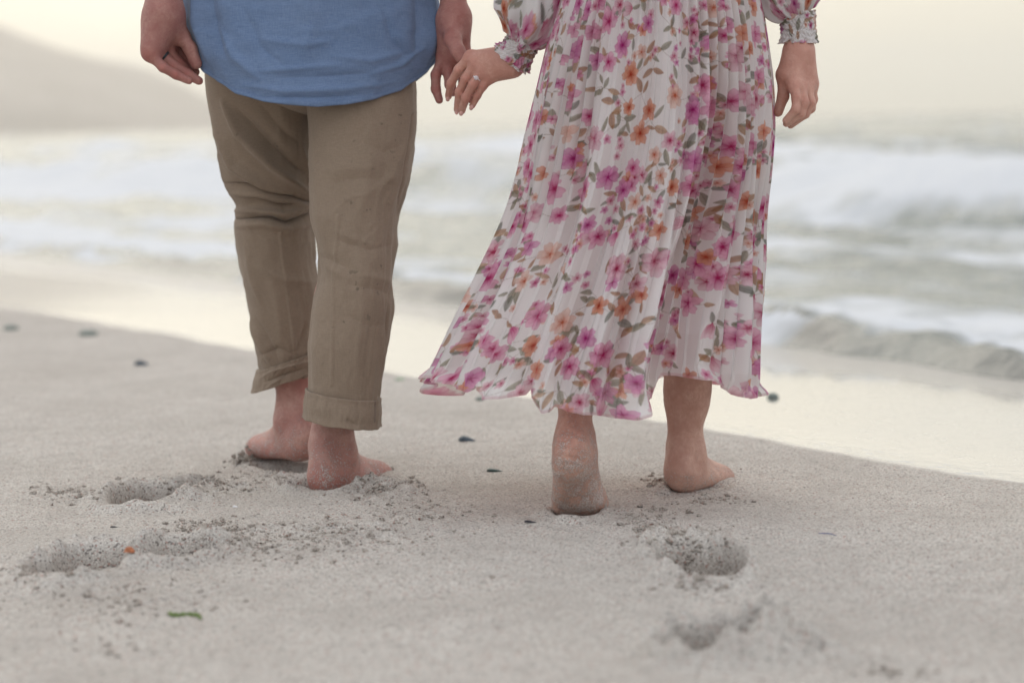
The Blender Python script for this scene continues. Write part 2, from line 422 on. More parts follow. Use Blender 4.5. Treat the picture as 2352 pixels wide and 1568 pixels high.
tag(bpy.data.objects['sand'], 'pale grey beach sand, dry and footprinted in front, wet towards the water', None, None, 'structure')

# crumb mesh (uncountable)
t = (1 + 5 ** .5) / 2
ico = np.array([(-1, t, 0), (1, t, 0), (-1, -t, 0), (1, -t, 0), (0, -1, t), (0, 1, t), (0, -1, -t), (0, 1, -t), (t, 0, -1), (t, 0, 1), (-t, 0, -1), (-t, 0, 1)], float)
ico /= np.linalg.norm(ico[0])
icf = np.array([(0, 11, 5), (0, 5, 1), (0, 1, 7), (0, 7, 10), (0, 10, 11), (1, 5, 9), (5, 11, 4), (11, 10, 2), (10, 7, 6), (7, 1, 8), (3, 9, 4), (3, 4, 2), (3, 2, 6), (3, 6, 8), (3, 8, 9), (4, 9, 5), (2, 4, 11), (6, 2, 10), (8, 6, 7), (9, 8, 1)])
def subdiv(v, f):
    v = list(map(tuple, v)); out = []; cache = {}
    def mid(a, b_):
        k = (min(a, b_), max(a, b_))
        if k not in cache:
            q = (np.array(v[a]) + np.array(v[b_])) / 2; q /= np.linalg.norm(q); v.append(tuple(q)); cache[k] = len(v) - 1
        return cache[k]
    for a, b_, c in f:
        ab, bc, ca = mid(a, b_), mid(b_, c), mid(c, a)
        out += [(a, ab, ca), (b_, bc, ab), (c, ca, bc), (ab, bc, ca)]
    return np.array(v), np.array(out)
ic2, if2 = subdiv(ico, icf); ic3, if3 = subdiv(ic2, if2)
n = len(crumbs)
cz = height(crx.copy(), cry.copy())
scl = crr[:, None, None] * (1 + 0.35 * rng.standard_normal((n, len(ic2), 1))).clip(0.45, 1.7)
cv = ic2[None] * scl * np.array([1.15, 1.15, 0.8]) + np.stack([crx, cry, cz + crr * 0.25], 1)[:, None, :]
# bigger lumps pushed up by the toes
extra = []
for (px, py, Yd, rad, cnt, spread) in [(868, 1078, 4.36, .0055, 60, 15), (606, 1012, 4.62, .006, 22, 12), (556, 1055, 4.52, .005, 26, 20)]:
    for _ in range(cnt):
        q = P(px + random.gauss(0, spread * .6), py + random.gauss(0, spread * .55), Yd + random.gauss(0, .012)); extra.append((q, rad * random.uniform(.5, 1.2)))
ev = np.array([ic2 * r_ * (1 + 0.28 * rng.standard_normal((len(ic2), 1))) + q for q, r_ in extra])
allv = np.concatenate([cv, ev]); nn = len(allv)
ff = (if2[None] + (np.arange(nn) * len(ic2))[:, None, None]).reshape(-1, 3)
tag(mesh_obj('sand_crumbs', allv.reshape(-1, 3), ff, MAT_CRUMB, smooth=True), 'damp crumbs of sand kicked up around the feet and footprints', 'sand crumbs', None, 'stuff')

# ------------------------------------------------------------------ sea
SEA = -0.11
def sea_height(x, y):
    s, t = shore(x, y)
    d = np.hypot(x, y)
    w = 0.35 * fbm(t * 0.5, t * 0 + 2, 41, 3)
    h = SEA + 0 * s
    # small shore break
    q = s - (1.62 + .052 * np.clip(t, -5, 30) + w * 0.6)
    q1 = q
    lt = sstep(9.5, 4.5, t)
    q = q + .16 * fbm(t * 1.8, t * 0 + 3, 47, 3); q1 = q
    h = h + (0.04 + .045 * lt) * np.exp(-(np.where(q > 0, q / 0.45, q / 0.10)) ** 2) * (0.75 + 0.8 * fbm(t * 1.2, s * 1.5, 42, 2))
    q = s - (8.6 + 1.3 * fbm(t * 0.13, t * 0, 43, 2))
    br = np.exp(-(np.where(q > 0, q / 1.9, q / 0.75)) ** 2)
    h = h + 0.40 * br * (0.86 + 0.5 * fbm(t * 0.5, s * 0.6, 44, 3))
    for k, (s0, a, wd) in enumerate([(17, .20, 2.0), (27, .36, 3), (44, .30, 4), (70, .3, 6), (110, .4, 9), (170, .4, 14)]):
        q = s - (s0 + s0 * 0.12 * fbm(t * 1.2 / s0, t * 0, 50 + k, 2))
        h = h + a * np.exp(-(np.where(q > 0, q / wd, q / (wd * 0.5))) ** 2) * (0.8 + 0.8 * fbm(t / wd, s * 0, 60 + k, 2))
    amp = sstep(2.0, 5.0, s)
    h = h + amp * (0.10 * fbm(s * 1.3, t * 0.45, 71, 3) + .085 * fbm(s * 3.4, t * 1.0, 73, 3) + 0.05 * fbm(s * 0.6, t * 0.2, 75, 2))
    h = h + 0.10 * sstep(12, 30, s) * fbm(s * 0.35, t * 0.1, 79, 3)
    h = h + 0.010 * fbm(s * 5, t * 2.5, 77, 2)
    edge = 1.20 + .05 * np.clip(t, -5, 30) + 0.40 * fbm(t * 0.45, t * 0 + 7, 45, 3)
    h = np.minimum(h, 5)
    h = np.where(s < edge + 0.3, h * sstep(edge - 0.1, edge + 0.3, s) + (-0.055 * edge - 0.02) * (1 - sstep(edge - 0.1, edge + 0.3, s)), h)
    h = h + .06 * sstep(-.1, .1, q1) * sstep(1.6, .5, q1) * fbm(s * 7, t * 4, 91, 3)
    # foam amount
    f = 0.80 * np.exp(-((q1 - .5) / 0.6) ** 2) + 0.25 * sstep(1.6, 2.4, s) * sstep(9, 4, s)
    f = f * sstep(-.05, .16, q1) + .8 * sstep(.0, .25, fbm(s * 2.2 + 3, t * .9, 92, 3)) * (q1 < 0)
    for k, (s0, wd, am) in enumerate([(2.9, .16, .9), (3.7, .14, .8), (4.6, .2, .8), (5.6, .2, .7), (11.5, .5, .8), (14, .5, .6), (17.5, .8, .8), (22, 1., .6), (27, 1.4, .9), (36, 2, .6)]):
        f = f + am * np.exp(-((s - s0 - s0 * .12 * fbm(t * 1.6 / s0, t * 0, 120 + k, 3)) / wd) ** 2) * sstep(-.08, .18, fbm(t * 2.4 / s0, s * 0 + k, 140 + k, 2))
    f = f - .30 * np.exp(-((s - 5.7) / .5) ** 2)
    qb = s - 8.0
    f = f + 1.0 * np.exp(-(np.where(qb > 0, qb / 1.5, qb / 1.6)) ** 2) * (1.0 + 0.9 * fbm(t * 0.25, s * .5, 90, 3))
    f = f + 0.25 * np.exp(-((s - 27) / 4) ** 2)
    f = f + (1.25 * fbm(s * 1.1, t * 0.35, 81, 4) + 0.35 * fbm(s * 5, t * 3, 85, 2)) * sstep(-.05, .16, q1)
    return h, np.clip(f, 0, 1), np.clip(.35 * sstep(edge + 0.9, edge, s) + .8 * np.exp(-((q1 + .05) / .10) ** 2) * (.7 + fbm(t * 2, s * 2, 48, 2)), 0, 1)  # last value: churned backwash, plus shade painted on the shore wave's front
na = 720
ang = np.linspace(R(-46), R(46), na)
dist = [3.2]
while dist[-1] < 5000: dist.append(dist[-1] * (1.0050 if dist[-1] < 13 else 1.0115))
dist = np.array(dist)
A, D = np.meshgrid(ang, dist); wx = (D * np.sin(A)).ravel(); wy = (D * np.cos(A)).ravel()
wh, wf, wm = sea_height(wx, wy)
s_, t_ = shore(wx, wy)
fc = grid_faces(len(dist), na)
keep = (s_[fc] > 1.1).all(1)
fc = fc[keep]
us, inv = np.unique(fc, return_inverse=True)
m, b = new_mat('sea water')
fo = attr(b, 'foam').outputs['Fac']; mk = attr(b, 'murk_shade').outputs['Fac']
tc = b.n('ShaderNodeTexCoord'); v = tc.outputs['Object']
n1 = b.noise(v, 7, 5, 0.65)
fk = b.ramp(b.math('ADD', b.math('MULTIPLY', fo, 0.8), b.math('MULTIPLY', n1, 0.35)), [(0.38, 0.0), (0.78, 1.0)])
p = b.n('ShaderNodeBsdfPrincipled')
wc = b.mix(mk, (0.05, 0.085, 0.085), (0.085, 0.083, 0.08))  # grey for murky backwash and the wave front's painted shade
b.l(b.mix(fk, wc, (0.60, 0.62, 0.65)), p.inputs['Base Color'])
b.l(b.math('ADD', b.math('ADD', b.math('MULTIPLY', fk, 0.6), b.math('MULTIPLY', mk, 0.25)), 0.08), p.inputs['Roughness'])
p.inputs['IOR'].default_value = 1.36
bn = b.n('ShaderNodeBump'); bn.inputs['Distance'].default_value = 0.06; b.l(b.math('SUBTRACT', 0.65, b.math('MULTIPLY', mk, 0.38)), bn.inputs['Strength']); b.l(b.noise(v, 4, 5, 0.65), bn.inputs['Height']); b.l(bn.outputs[0], p.inputs['Normal'])
finish(b, p.outputs[0]); MAT_SEA = m
Vw = np.stack([wx, wy, wh], 1)[us]
sea = mesh_obj('sea_water', Vw, inv.reshape(-1, 4), MAT_SEA, attrs={'foam': wf[us], 'murk_shade': wm[us]})
tag(sea, 'pale sea with a foaming breaker and a small shore wave', None, None, 'structure')

# far headland seen through the haze on the left
hxk = np.array([-520, -430, -340, -262, -225, -190, -160, -130, -108, -60]); hzk = np.array([84, 79, 71, 54, 42, 31, 17, 6, .7, 0.])
gx = np.linspace(-560, -70, 140); gy = np.linspace(1040, 1500, 70)
GX, GY = np.meshgrid(gx, gy)
prof = np.interp(GX, hxk, hzk) * np.sin(np.clip((GY - 1040) / 460, 0, 1) * np.pi) ** .6
GZ = prof * (1 + .25 * fbm(GX / 60, GY / 60, 401, 4)) - 1.0
m, b = new_mat('headland scrub'); p = b.n('ShaderNodeBsdfPrincipled'); tc = b.n('ShaderNodeTexCoord')
b.l(b.mix(b.ramp(b.noise(tc.outputs['Object'], .03, 5, .6), [(.4, 0.), (.6, 1.)]), (.25, .21, .185), (.34, .295, .27)), p.inputs['Base Color']); p.inputs['Roughness'].default_value = 1
finish(b, p.outputs[0])
tag(mesh_obj('hills', np.stack([GX.ravel(), GY.ravel(), GZ.ravel()], 1), grid_faces(70, 140), m), 'pale headland sloping down to the sea in the haze', None, None, 'structure')
m = bpy.data.materials.new('sea haze'); m.use_nodes = True; m.node_tree.nodes.clear(); b = NB(m.node_tree)
pv = b.n('ShaderNodeVolumePrincipled'); pv.inputs['Color'].default_value = (1.0, .975, .925, 1); pv.inputs['Density'].default_value = .0007; pv.inputs['Anisotropy'].default_value = 0.7
o_ = b.n('ShaderNodeOutputMaterial'); b.l(pv.outputs[0], o_.inputs['Volume'])
hb = np.array([(x, y, z) for x in (-5300, 5300) for y in (-600, 5400) for z in (-140, 88)], float)
tag(mesh_obj('haze', hb, np.array([(0, 1, 3, 2), (4, 6, 7, 5), (0, 4, 5, 1), (2, 3, 7, 6), (0, 2, 6, 4), (1, 5, 7, 3)]), m, smooth=False), 'thin sea haze over the beach and the water', None, None, 'stuff')

# ------------------------------------------------------------------ SDF bodies
class Body:
    def __init__(s): s.core = []; s.dig = []; s.joints = []
    def rc(s, a, b_, r1, r2, k=0.02, d=None):
        pr = ('c', np.array(a, float), np.array(b_, float), r1, r2, k, d)
        (s.core if d is None else s.dig).append(pr)
    def el(s, c, r, M=None, k=0.02):
        s.core.append(('e', np.array(c, float), np.eye(3) if M is None else np.asarray(M, float), np.array(r, float), None, k, None))
    def chain(s, pts, rads, k=0.02, d=None):
        for i in range(len(pts) - 1): s.rc(pts[i], pts[i + 1], rads[i], rads[i + 1], k, d)

def joint_marks(B, V):
    k = np.zeros(len(V))
    for q, r_ in B.joints:
        d_ = np.linalg.norm(V - q - np.array([0, -.006, 0]), axis=1)
        k = np.maximum(k, np.exp(-(d_ / r_) ** 2) * (.55 + .45 * np.sin(V[:, 2] * 2600)))
    return k
def dprim(pr, p):
    if pr[0] == 'c':
        _, a, b_, r1, r2, k, d = pr
        ba = b_ - a; bb = ba @ ba + 1e-12
        pa = p - a
        t_ = np.clip(pa @ ba / bb, 0, 1)
        q = pa - t_[..., None] * ba
        return np.sqrt((q * q).sum(-1)) - (r1 + (r2 - r1) * t_)
    _, c, M, r, _, k, d = pr
    q = (p - c) @ M
    k0 = np.sqrt(((q / r) ** 2).sum(-1)); k1 = np.sqrt(((q / (r * r)) ** 2).sum(-1)) + 1e-9
    return k0 * (k0 - 1) / k1
def smin(a, b_, k):
    h = np.maximum(k - np.abs(a - b_), 0) / k
    return np.minimum(a, b_) - h * h * k * 0.25
def evalb(core, dig, p):
    v = None
    for pr in core:
        d = dprim(pr, p); v = d if v is None else smin(v, d, pr[5])
    ds = {}
    for pr in dig:
        d = dprim(pr, p); ds[pr[6]] = smin(ds[pr[6]], d, pr[5]) if pr[6] in ds else d
    if ds:
        f = None
        for d in ds.values(): f = d if f is None else np.minimum(f, d)
        v = f if v is None else smin(v, f, 0.007)
    return v

def surface(body, h=0.0025, n=20):
    prims = body.core + body.dig
    bs = n * h
    blocks = set()
    for pr in prims:
        if pr[0] == 'c':
            lo = np.minimum(pr[1] - pr[3], pr[2] - pr[4]); hi = np.maximum(pr[1] + pr[3], pr[2] + pr[4])
        else: lo = pr[1] - pr[3].max(); hi = pr[1] + pr[3].max()
        lo = np.floor((lo - 0.02) / bs).astype(int); hi = np.floor((hi + 0.02) / bs).astype(int)
        for i in range(lo[0], hi[0] + 1):
            for j in range(lo[1], hi[1] + 1):
                for k in range(lo[2], hi[2] + 1): blocks.add((i, j, k))
    blocks = np.array(sorted(blocks)); cen = (blocks + 0.5) * bs
    diag = bs * 0.87
    pd = np.stack([dprim(pr, cen) for pr in prims], 1)
    tot = evalb(body.core, body.dig, cen)
    nc = len(body.core)
    g = np.arange(n + 1)
    gi = np.stack(np.meshgrid(g, g, g, indexing='ij'), -1)
    OFF = 1 << 20
    def key(ijk): return ((ijk[..., 0] + OFF) << 42) | ((ijk[..., 1] + OFF) << 21) | (ijk[..., 2] + OFF)
    CK, CV, EF = [], [], []
    corners = [(a, b_, c) for a in (0, 1) for b_ in (0, 1) for c in (0, 1)]
    edges = [(p_, q_) for p_ in corners for q_ in corners if p_ < q_ and sum(abs(p_[i] - q_[i]) for i in range(3)) == 1]
    for bi, blk in enumerate(blocks):
        if abs(tot[bi]) > diag * 1.7 + 0.01: continue
        mn = pd[bi].min()
        sel = pd[bi] < mn + 2 * diag + 0.07
        core = [p_ for p_, q_ in zip(body.core, sel[:nc]) if q_]; dig = [p_ for p_, q_ in zip(body.dig, sel[nc:]) if q_]
        ijk = blk * n + gi
        v = evalb(core, dig, ijk * h)
        ins = v < 0
        if ins.all() or not ins.any(): continue
        c8 = sum(ins[a:n + a, b_:n + b_, c:n + c].astype(int) for a, b_, c in corners)
        act = np.argwhere((c8 > 0) & (c8 < 8))
        if len(act):
            acc = np.zeros((len(act), 3)); cnt = np.zeros(len(act))
            for p_, q_ in edges:
                vp = v[tuple((act + p_).T)]; vq = v[tuple((act + q_).T)]
                cr_ = (vp < 0) != (vq < 0)
                tt = np.where(cr_, vp / np.where(cr_, vp - vq, 1), 0)
                pos = act + np.array(p_) + tt[:, None] * (np.array(q_) - np.array(p_))
                acc += pos * cr_[:, None]; cnt += cr_
            CV.append((acc / cnt[:, None] + blk * n) * h); CK.append(key(act + blk * n))
        for ax in range(3):
            sl1 = [slice(0, n)] * 3; sl2 = [slice(0, n)] * 3; sl2[ax] = slice(1, n + 1)
            a_ = ins[tuple(sl1)]; b2 = ins[tuple(sl2)]
            e = np.argwhere(a_ != b2)
            if not len(e): continue
            flip = a_[tuple(e.T)]
            e = e + blk * n
            u_, w_ = np.zeros(3, int), np.zeros(3, int); u_[(ax + 1) % 3] = 1; w_[(ax + 2) % 3] = 1
            q4 = np.stack([key(e), key(e - u_), key(e - u_ - w_), key(e - w_)], 1)
            q4[~flip] = q4[~flip][:, ::-1]
            EF.append(q4)
    K = np.concatenate(CK); V = np.concatenate(CV); Fk = np.concatenate(EF)
    o = np.argsort(K); K = K[o]; V = V[o]
    idx = np.searchsorted(K, Fk); idx = np.clip(idx, 0, len(K) - 1)
    ok = (K[idx] == Fk).all(1)
    return V, idx[ok]

def rotm(yaw, pitch=0, roll=0):
    cy, sy = math.cos(yaw), math.sin(yaw); cp, sp = math.cos(pitch), math.sin(pitch); c2, s2 = math.cos(roll), math.sin(roll)
    Rz = np.array([[cy, -sy, 0], [sy, cy, 0], [0, 0, 1]]); Rx = np.array([[1, 0, 0], [0, cp, -sp], [0, sp, cp]]); Ry = np.array([[c2, 0, s2], [0, 1, 0], [-s2, 0, c2]])
    return Rz @ Rx @ Ry

def foot(B, heel, yaw, L, med, pitch=0.0, toe_flat=False, dig=0, knee=None, sh=1.0, slim=1.0, roll=0.0, ank_r=0.034):
    """heel: world point under the heel; yaw turns +Y (forward) ; med=+1 if the big toe lies on local +X"""
    s = L / 0.25
    M = rotm(yaw, 0) @ rotm(0, pitch, roll)
    ball = np.array([0, .172, .02]) * s
    if pitch:   # turn about the ball of the foot
        pv = heel + rotm(yaw) @ ball
        def T(x, y, z): return pv + M @ (np.array([x * med, y, z]) * s - ball)
    else:
        def T(x, y, z): return heel + M @ (np.array([x * med, y, z]) * s)
    def E(c, r, k=.02): B.el(T(*c), np.array(r) * s, M, k)
    def C(a, b_, r1, r2, k=.02, d=None): B.rc(T(*a), T(*b_), r1 * s, r2 * s, k, d)
    ws = (1 + slim) / 2
    E((0, .036, .031), (.031 * ws, .038, .031))
    E((0, .022, .042), (.026, .026, .034))
    C((-.010, .05, .022), (-.027, .15, .017), .022, .017)
    C((.008, .06, .045), (.020, .155, .022), .027, .021, .03)
    E((.002, .174, .022), (.043, .038, .0225), .02)
    E((.022, .172, .022), (.021, .03, .021), .012)
    E((-.022, .186, .019), (.021, .028, .0185), .015)
    C((0, .066, .072), (.006, .150, .030), .030 * ws, .020, .03)
    C((0, .052, .095), (0, .060, .060), ank_r / s * .95, .032 * ws, .03)
    E((.031 * slim, .060, .082), (.0125, .015, .015), .016); E((-.031 * slim, .052, .070), (.0115, .014, .015), .016)
    C((0, .014, .045), (0, .024, .12), .016, .017, .02)
    if toe_flat:
        def TT(x, y, z):
            q = T(x, .188, .016); f = rotm(yaw) @ np.array([0, (y - .188) * s, 0]); q = q + f; q[2] = max(q[2], .008); return q
    else: TT = T
    toes = [((.026, .188, .018), (.030, .222, .017), (.030, .242, .015), .0165, .0150), ((.009, .196, .016), (.010, .226, .018), (.009, .242, .012), .0125, .0115),
            ((-.008, .194, .015), (-.009, .222, .017), (-.010, .236, .012), .0120, .0112), ((-.021, .186, .017), (-.023, .209, .018), (-.023, .219, .014), .0125, .0122),
            ((-.032, .172, .017), (-.033, .190, .017), (-.032, .199, .014), .0128, .0124)]
    for i, (a, b_, c, r1, r2) in enumerate(toes):
        B.rc(TT(*a), TT(*b_), r1 * s, r2 * s * 1.02, .006, dig + i); B.rc(TT(*b_), TT(*c), r2 * s * 1.02, r2 * s, .006, dig + i)
    ank = T(0, .050, .095)
    return ank, T

def leg(B, ank, knee, hip, ra, rk, rh, calf):
    ank, knee, hip = map(np.array, (ank, knee, hip))
    d = knee - ank
    B.rc(ank, ank + d * .28, ra, ra * 1.12, .02)
    back = np.array([0, -1, 0.0])
    B.rc(ank + d * .26, ank + d * .62 + back * .012, ra * 1.08, calf, .05)
    B.rc(ank + d * .62 + back * .012, knee, calf, rk, .05)
    B.rc(knee, knee + (hip - knee) * .5, rk, (rk + rh) / 2 + .008, .05)
    B.rc(knee + (hip - knee) * .5, hip, (rk + rh) / 2 + .008, rh, .05)

def hand(B, wrist, kn, fingers, thumb, dig, rw=.019, rk=.0105, rf=.0082, kk=.014, wr_off=None):
    wrist = np.array(wrist); kn = [np.array(k) for k in kn]
    ax = kn[-1] - kn[0]; ax = ax / np.linalg.norm(ax)
    for i, k in enumerate(kn):
        w0 = wrist + ax * (i - 1.5) * .009
        B.rc(w0, k, rw * .80, rk, kk)
    for i in range(3): B.rc(kn[i], kn[i + 1], rk * .92, rk * .92, .008)
    for i, f in enumerate(fingers):
        pts = [kn[i]] + [np.array(q) for q in f]
        r_ = [rk * .93, rf * 1.02, rf * .96, rf * .80]
        if i == 3: r_ = [x * .88 for x in r_]
        B.chain(pts, r_[:len(pts)], .004, dig + i); B.joints += [(q, .0065) for q in pts[1:3]] + [(pts[0], .010)]
    th = [np.array(q) for q in thumb]
    if len(th) > 1:
        B.rc(wrist + (th[0] - wrist) * .25, th[0], rw * .78, rf * 1.42, .018)
        B.chain(th, [rf * 1.5, rf * 1.22, rf * 1.15, rf * .92][:len(th)], .006, dig + 4)

def torso(B, cx, cy, hipz, shz, hw, sw, hd, headz, hr):
    B.el((cx, cy, hipz + .04), (hw, hd, .14), None, .06)
    B.el((cx, cy - .03, hipz - .02), (hw * .8, hd * .95, .10), None, .05)
    B.el((cx, cy, (hipz + shz) / 2 + .02), (hw * .82, hd * .85, (shz - hipz) * .42), None, .08)
    B.el((cx, cy, shz - .12), (sw * .80, hd * 1.0, .17), None, .08)
    B.rc((cx - sw * .8, cy, shz - .03), (cx + sw * .8, cy, shz - .03), .05, .05, .06)
    B.rc((cx, cy, shz - .02), (cx, cy + .01, shz + .10), .058, .052, .04)
    B.el((cx, cy + .015, headz), (hr * .80, hr * .98, hr * 1.22), None, .03)
    B.el((cx, cy + .045, headz - .065), (hr * .55, hr * .55, hr * .55), None, .03)
    B.rc((cx, cy + hr + .01, headz + .01), (cx, cy + hr + .026, headz - .022), .008, .012, .012)
    for sg in (-1, 1): B.el((cx + sg * hr * .80, cy + .01, headz - .01), (.010, .020, .032), None, .008)
    B.rc((cx - .02, cy + hr * .93 + .012, headz - .055), (cx + .02, cy + hr * .93 + .012, headz - .055), .007, .007, .008)

def finish_body(B, name, mat, label, cat, sandy_fn, h=.0024):
    V, Fq = surface(B, h)
    z = V[:, 2]
    sandy = sandy_fn(V)
    px, py = proj(V)
    red = np.clip(sstep(.10, .0, z) * .3, 0, 1)
    return V, Fq, sandy, red

# =============== the man
YM = 4.20
MB = Body()
def ground_at(px, py):
    g = G(px, py); return np.array([g[0], g[1], 0.0])
# feet: yaw positive turns toes left
hR = P(735, 1126, 4.17); hR[2] = -0.020
ankR, TR = foot(MB, hR, R(-21), .262, -1, dig=0)
hL = P(716, 1068, 4.40); hL[2] = 0.006
ankL, TL = foot(MB, hL, R(28), .262, +1, dig=10, pitch=R(-4))
kR = P(815, 500, 4.24); kL = P(640, 495, 4.44)
hipR = P(800, -30, 4.27); hipL = P(630, -30, 4.30)
leg(MB, ankR, kR, hipR, .034, .045, .062, .044); leg(MB, ankL, kL, hipL, .034, .045, .062, .043)
MCX = P(714, 0, 4.28)[0]
torso(MB, MCX, 4.28, .98, 1.50, .150, .215, .100, 1.70, .098)
# arms
shL = (MCX - .185, 4.27, 1.44); shR = (MCX + .185, 4.27, 1.44)
wL = P(376, 20, 4.17); eL = P(372, -330, 4.22)
MB.chain([shL, eL], [.052, .042], .03); MB.chain([eL, eL * .55 + wL * .45, wL], [.043, .041, .030], .03)
kn = [P(398, 108, 4.22), P(378, 114, 4.195), P(360, 120, 4.17), P(345, 124, 4.145)]
fg = [[P(425, 132, 4.22), P(440, 150, 4.22), P(449, 166, 4.215)], [P(412, 146, 4.20), P(432, 166, 4.205), P(447, 181, 4.205)],
      [P(398, 152, 4.172), P(432, 172, 4.178), P(457, 186, 4.18)], [P(374, 155, 4.14), P(404, 172, 4.145), P(434, 186, 4.15)]]
hand(MB, wL + np.array([0, 0, -.012]), kn, fg, [P(418, 84, 4.19), P(437, 112, 4.185), P(450, 146, 4.185)], 20, rw=.029, rk=.0125, rf=.0092, kk=.022)
MB.rc(P(360, 60, 4.165), P(350, 105, 4.15), .022, .016, .02)
wR = P(1043, 45, 4.20); eR = P(1025, -330, 4.25)
MB.chain([shR, eR], [.052, .042], .03); MB.chain([eR, eR * .6 + wR * .4, wR], [.040, .030, .0215], .03)
kn = [P(1062, 118, 4.185), P(1050, 128, 4.195), P(1035, 130, 4.205), P(1020, 130, 4.21)]
fg = [[P(1078, 155, 4.20), P(1088, 190, 4.20), P(1082, 228, 4.175)], [P(1062, 160, 4.205), P(1066, 195, 4.20), P(1066, 225, 4.19)],
      [P(1030, 165, 4.20), P(1034, 195, 4.19), P(1040, 212, 4.18)], [P(1001, 172, 4.195), P(1001, 205, 4.19), P(1009, 230, 4.185)]]
hand(MB, wR, kn, fg, [P(1040, 92, 4.15), P(1052, 118, 4.13), P(1062, 134, 4.125)], 30, rw=.0225, rk=.0125, rf=.0098, kk=.02)
V, Fq = surface(MB, .0024)
d = np.linalg.norm
sandy = np.clip(sstep(.16, .0, V[:, 2]) * .75 + .05, 0, 1) * (V[:, 2] < .30)
red = sstep(.06, .0, V[:, 2]) * .35 + .25 * np.clip(fbm(V[:, 0] * 14, V[:, 2] * 12, 77, 2) + .1, 0, 1)
tan = sstep(.35, .6, V[:, 2])
red = np.clip(red + .55 * joint_marks(MB, V), 0, 1)
man = mesh_obj('person', V, Fq, MAT_SKIN_M, attrs={'sandy': sandy, 'red': red, 'tan': tan})
tag(man, 'barefoot man in blue shirt and rolled khaki trousers, walking away with his back to us', 'person')

# ------------------------------------------------------------------ cloth tools
def cubic(xk, yk, x):
    xk = np.asarray(xk, float); yk = np.asarray(yk, float)
    m = np.gradient(yk, xk)
    i = np.clip(np.searchsorted(xk, x) - 1, 0, len(xk) - 2)
    h = xk[i + 1] - xk[i]; t = np.clip((x - xk[i]) / h, 0, 1)
    return ((2 * t**3 - 3 * t**2 + 1) * yk[i] + (t**3 - 2 * t**2 + t) * h * m[i] + (-2 * t**3 + 3 * t**2) * yk[i + 1] + (t**3 - t**2) * h * m[i + 1])

def fold_disp(px, py, folds):
    out = np.zeros_like(px)
    for amp, wd, pts in folds:
        pts = np.array(pts, float); best = np.full(px.shape, 1e9); bt = np.zeros_like(px); L = len(pts) - 1
        m_ = (px > pts[:, 0].min() - 4 * wd) & (px < pts[:, 0].max() + 4 * wd) & (py > pts[:, 1].min() - 4 * wd) & (py < pts[:, 1].max() + 4 * wd)
        if not m_.any(): continue
        x = px[m_]; y = py[m_]; bb = np.full(x.shape, 1e9); tt = np.zeros_like(x)
        for i in range(L):
            a = pts[i]; e = pts[i + 1] - a; l2 = e @ e
            t_ = np.clip(((x - a[0]) * e[0] + (y - a[1]) * e[1]) / l2, 0, 1)
            dd = np.hypot(x - a[0] - t_ * e[0], y - a[1] - t_ * e[1])
            u_ = dd < bb; bb = np.where(u_, dd, bb); tt = np.where(u_, (i + t_) / L, tt)
        taper = np.sin(np.pi * np.clip(tt * .92 + .04, 0, 1)) ** .8 if L > 0 and amp != 1.0 and wd > 3.5 else np.ones_like(tt)
        bb = bb / (.45 + .55 * taper)
        out[m_] += amp * taper * np.exp(-(bb / wd) ** (1.45 if wd > 3.5 else 2))
    return out

def vnormals(V, nr, nc, wrap=True):
    W = V.reshape(nr, nc, 3)
    if wrap: du = np.roll(W, -1, 1) - np.roll(W, 1, 1)
    else: du = np.gradient(W, axis=1)
    dv = np.gradient(W, axis=0)
    n_ = np.cross(du, dv); n_ /= np.linalg.norm(n_, axis=2, keepdims=True) + 1e-12
    return n_

def thicken(V, nr, nc, th, wrap=True):
    """closed shell from a rows x cols sheet (hem is the last row)"""
    n_ = vnormals(V, nr, nc, wrap)
    W = V.reshape(nr, nc, 3); I = W - n_ * th
    VV = np.concatenate([W, I[::-1]]).reshape(-1, 3)
    F1 = grid_faces(2 * nr, nc, wrap)
    return VV, F1

def limb_loft(keys, nr, nc, sq=2.2):
    """keys: (px, py, Y, halfwidth px, depth m)"""
    K = np.array(keys, float)
    py = np.linspace(K[0, 1], K[-1, 1], nr)
    cx = cubic(K[:, 1], K[:, 0], py); Yc = cubic(K[:, 1], K[:, 2], py); hw = cubic(K[:, 1], K[:, 3], py); dp = cubic(K[:, 1], K[:, 4], py)
    C = Pv(cx, py, Yc)
    w = hw / F * Yc
    th = np.linspace(0, 2 * math.pi, nc, endpoint=False)
    c, s = np.cos(th), np.sin(th)
    ex = np.sign(c) * np.abs(c) ** (2 / sq); ey = np.sign(s) * np.abs(s) ** (2 / sq)
    V = C[:, None, :] + w[:, None, None] * ex[None, :, None] * np.array([1, 0, 0]) + dp[:, None, None] * ey[None, :, None] * np.array([0, 1, 0])
    return V.reshape(-1, 3), py, th

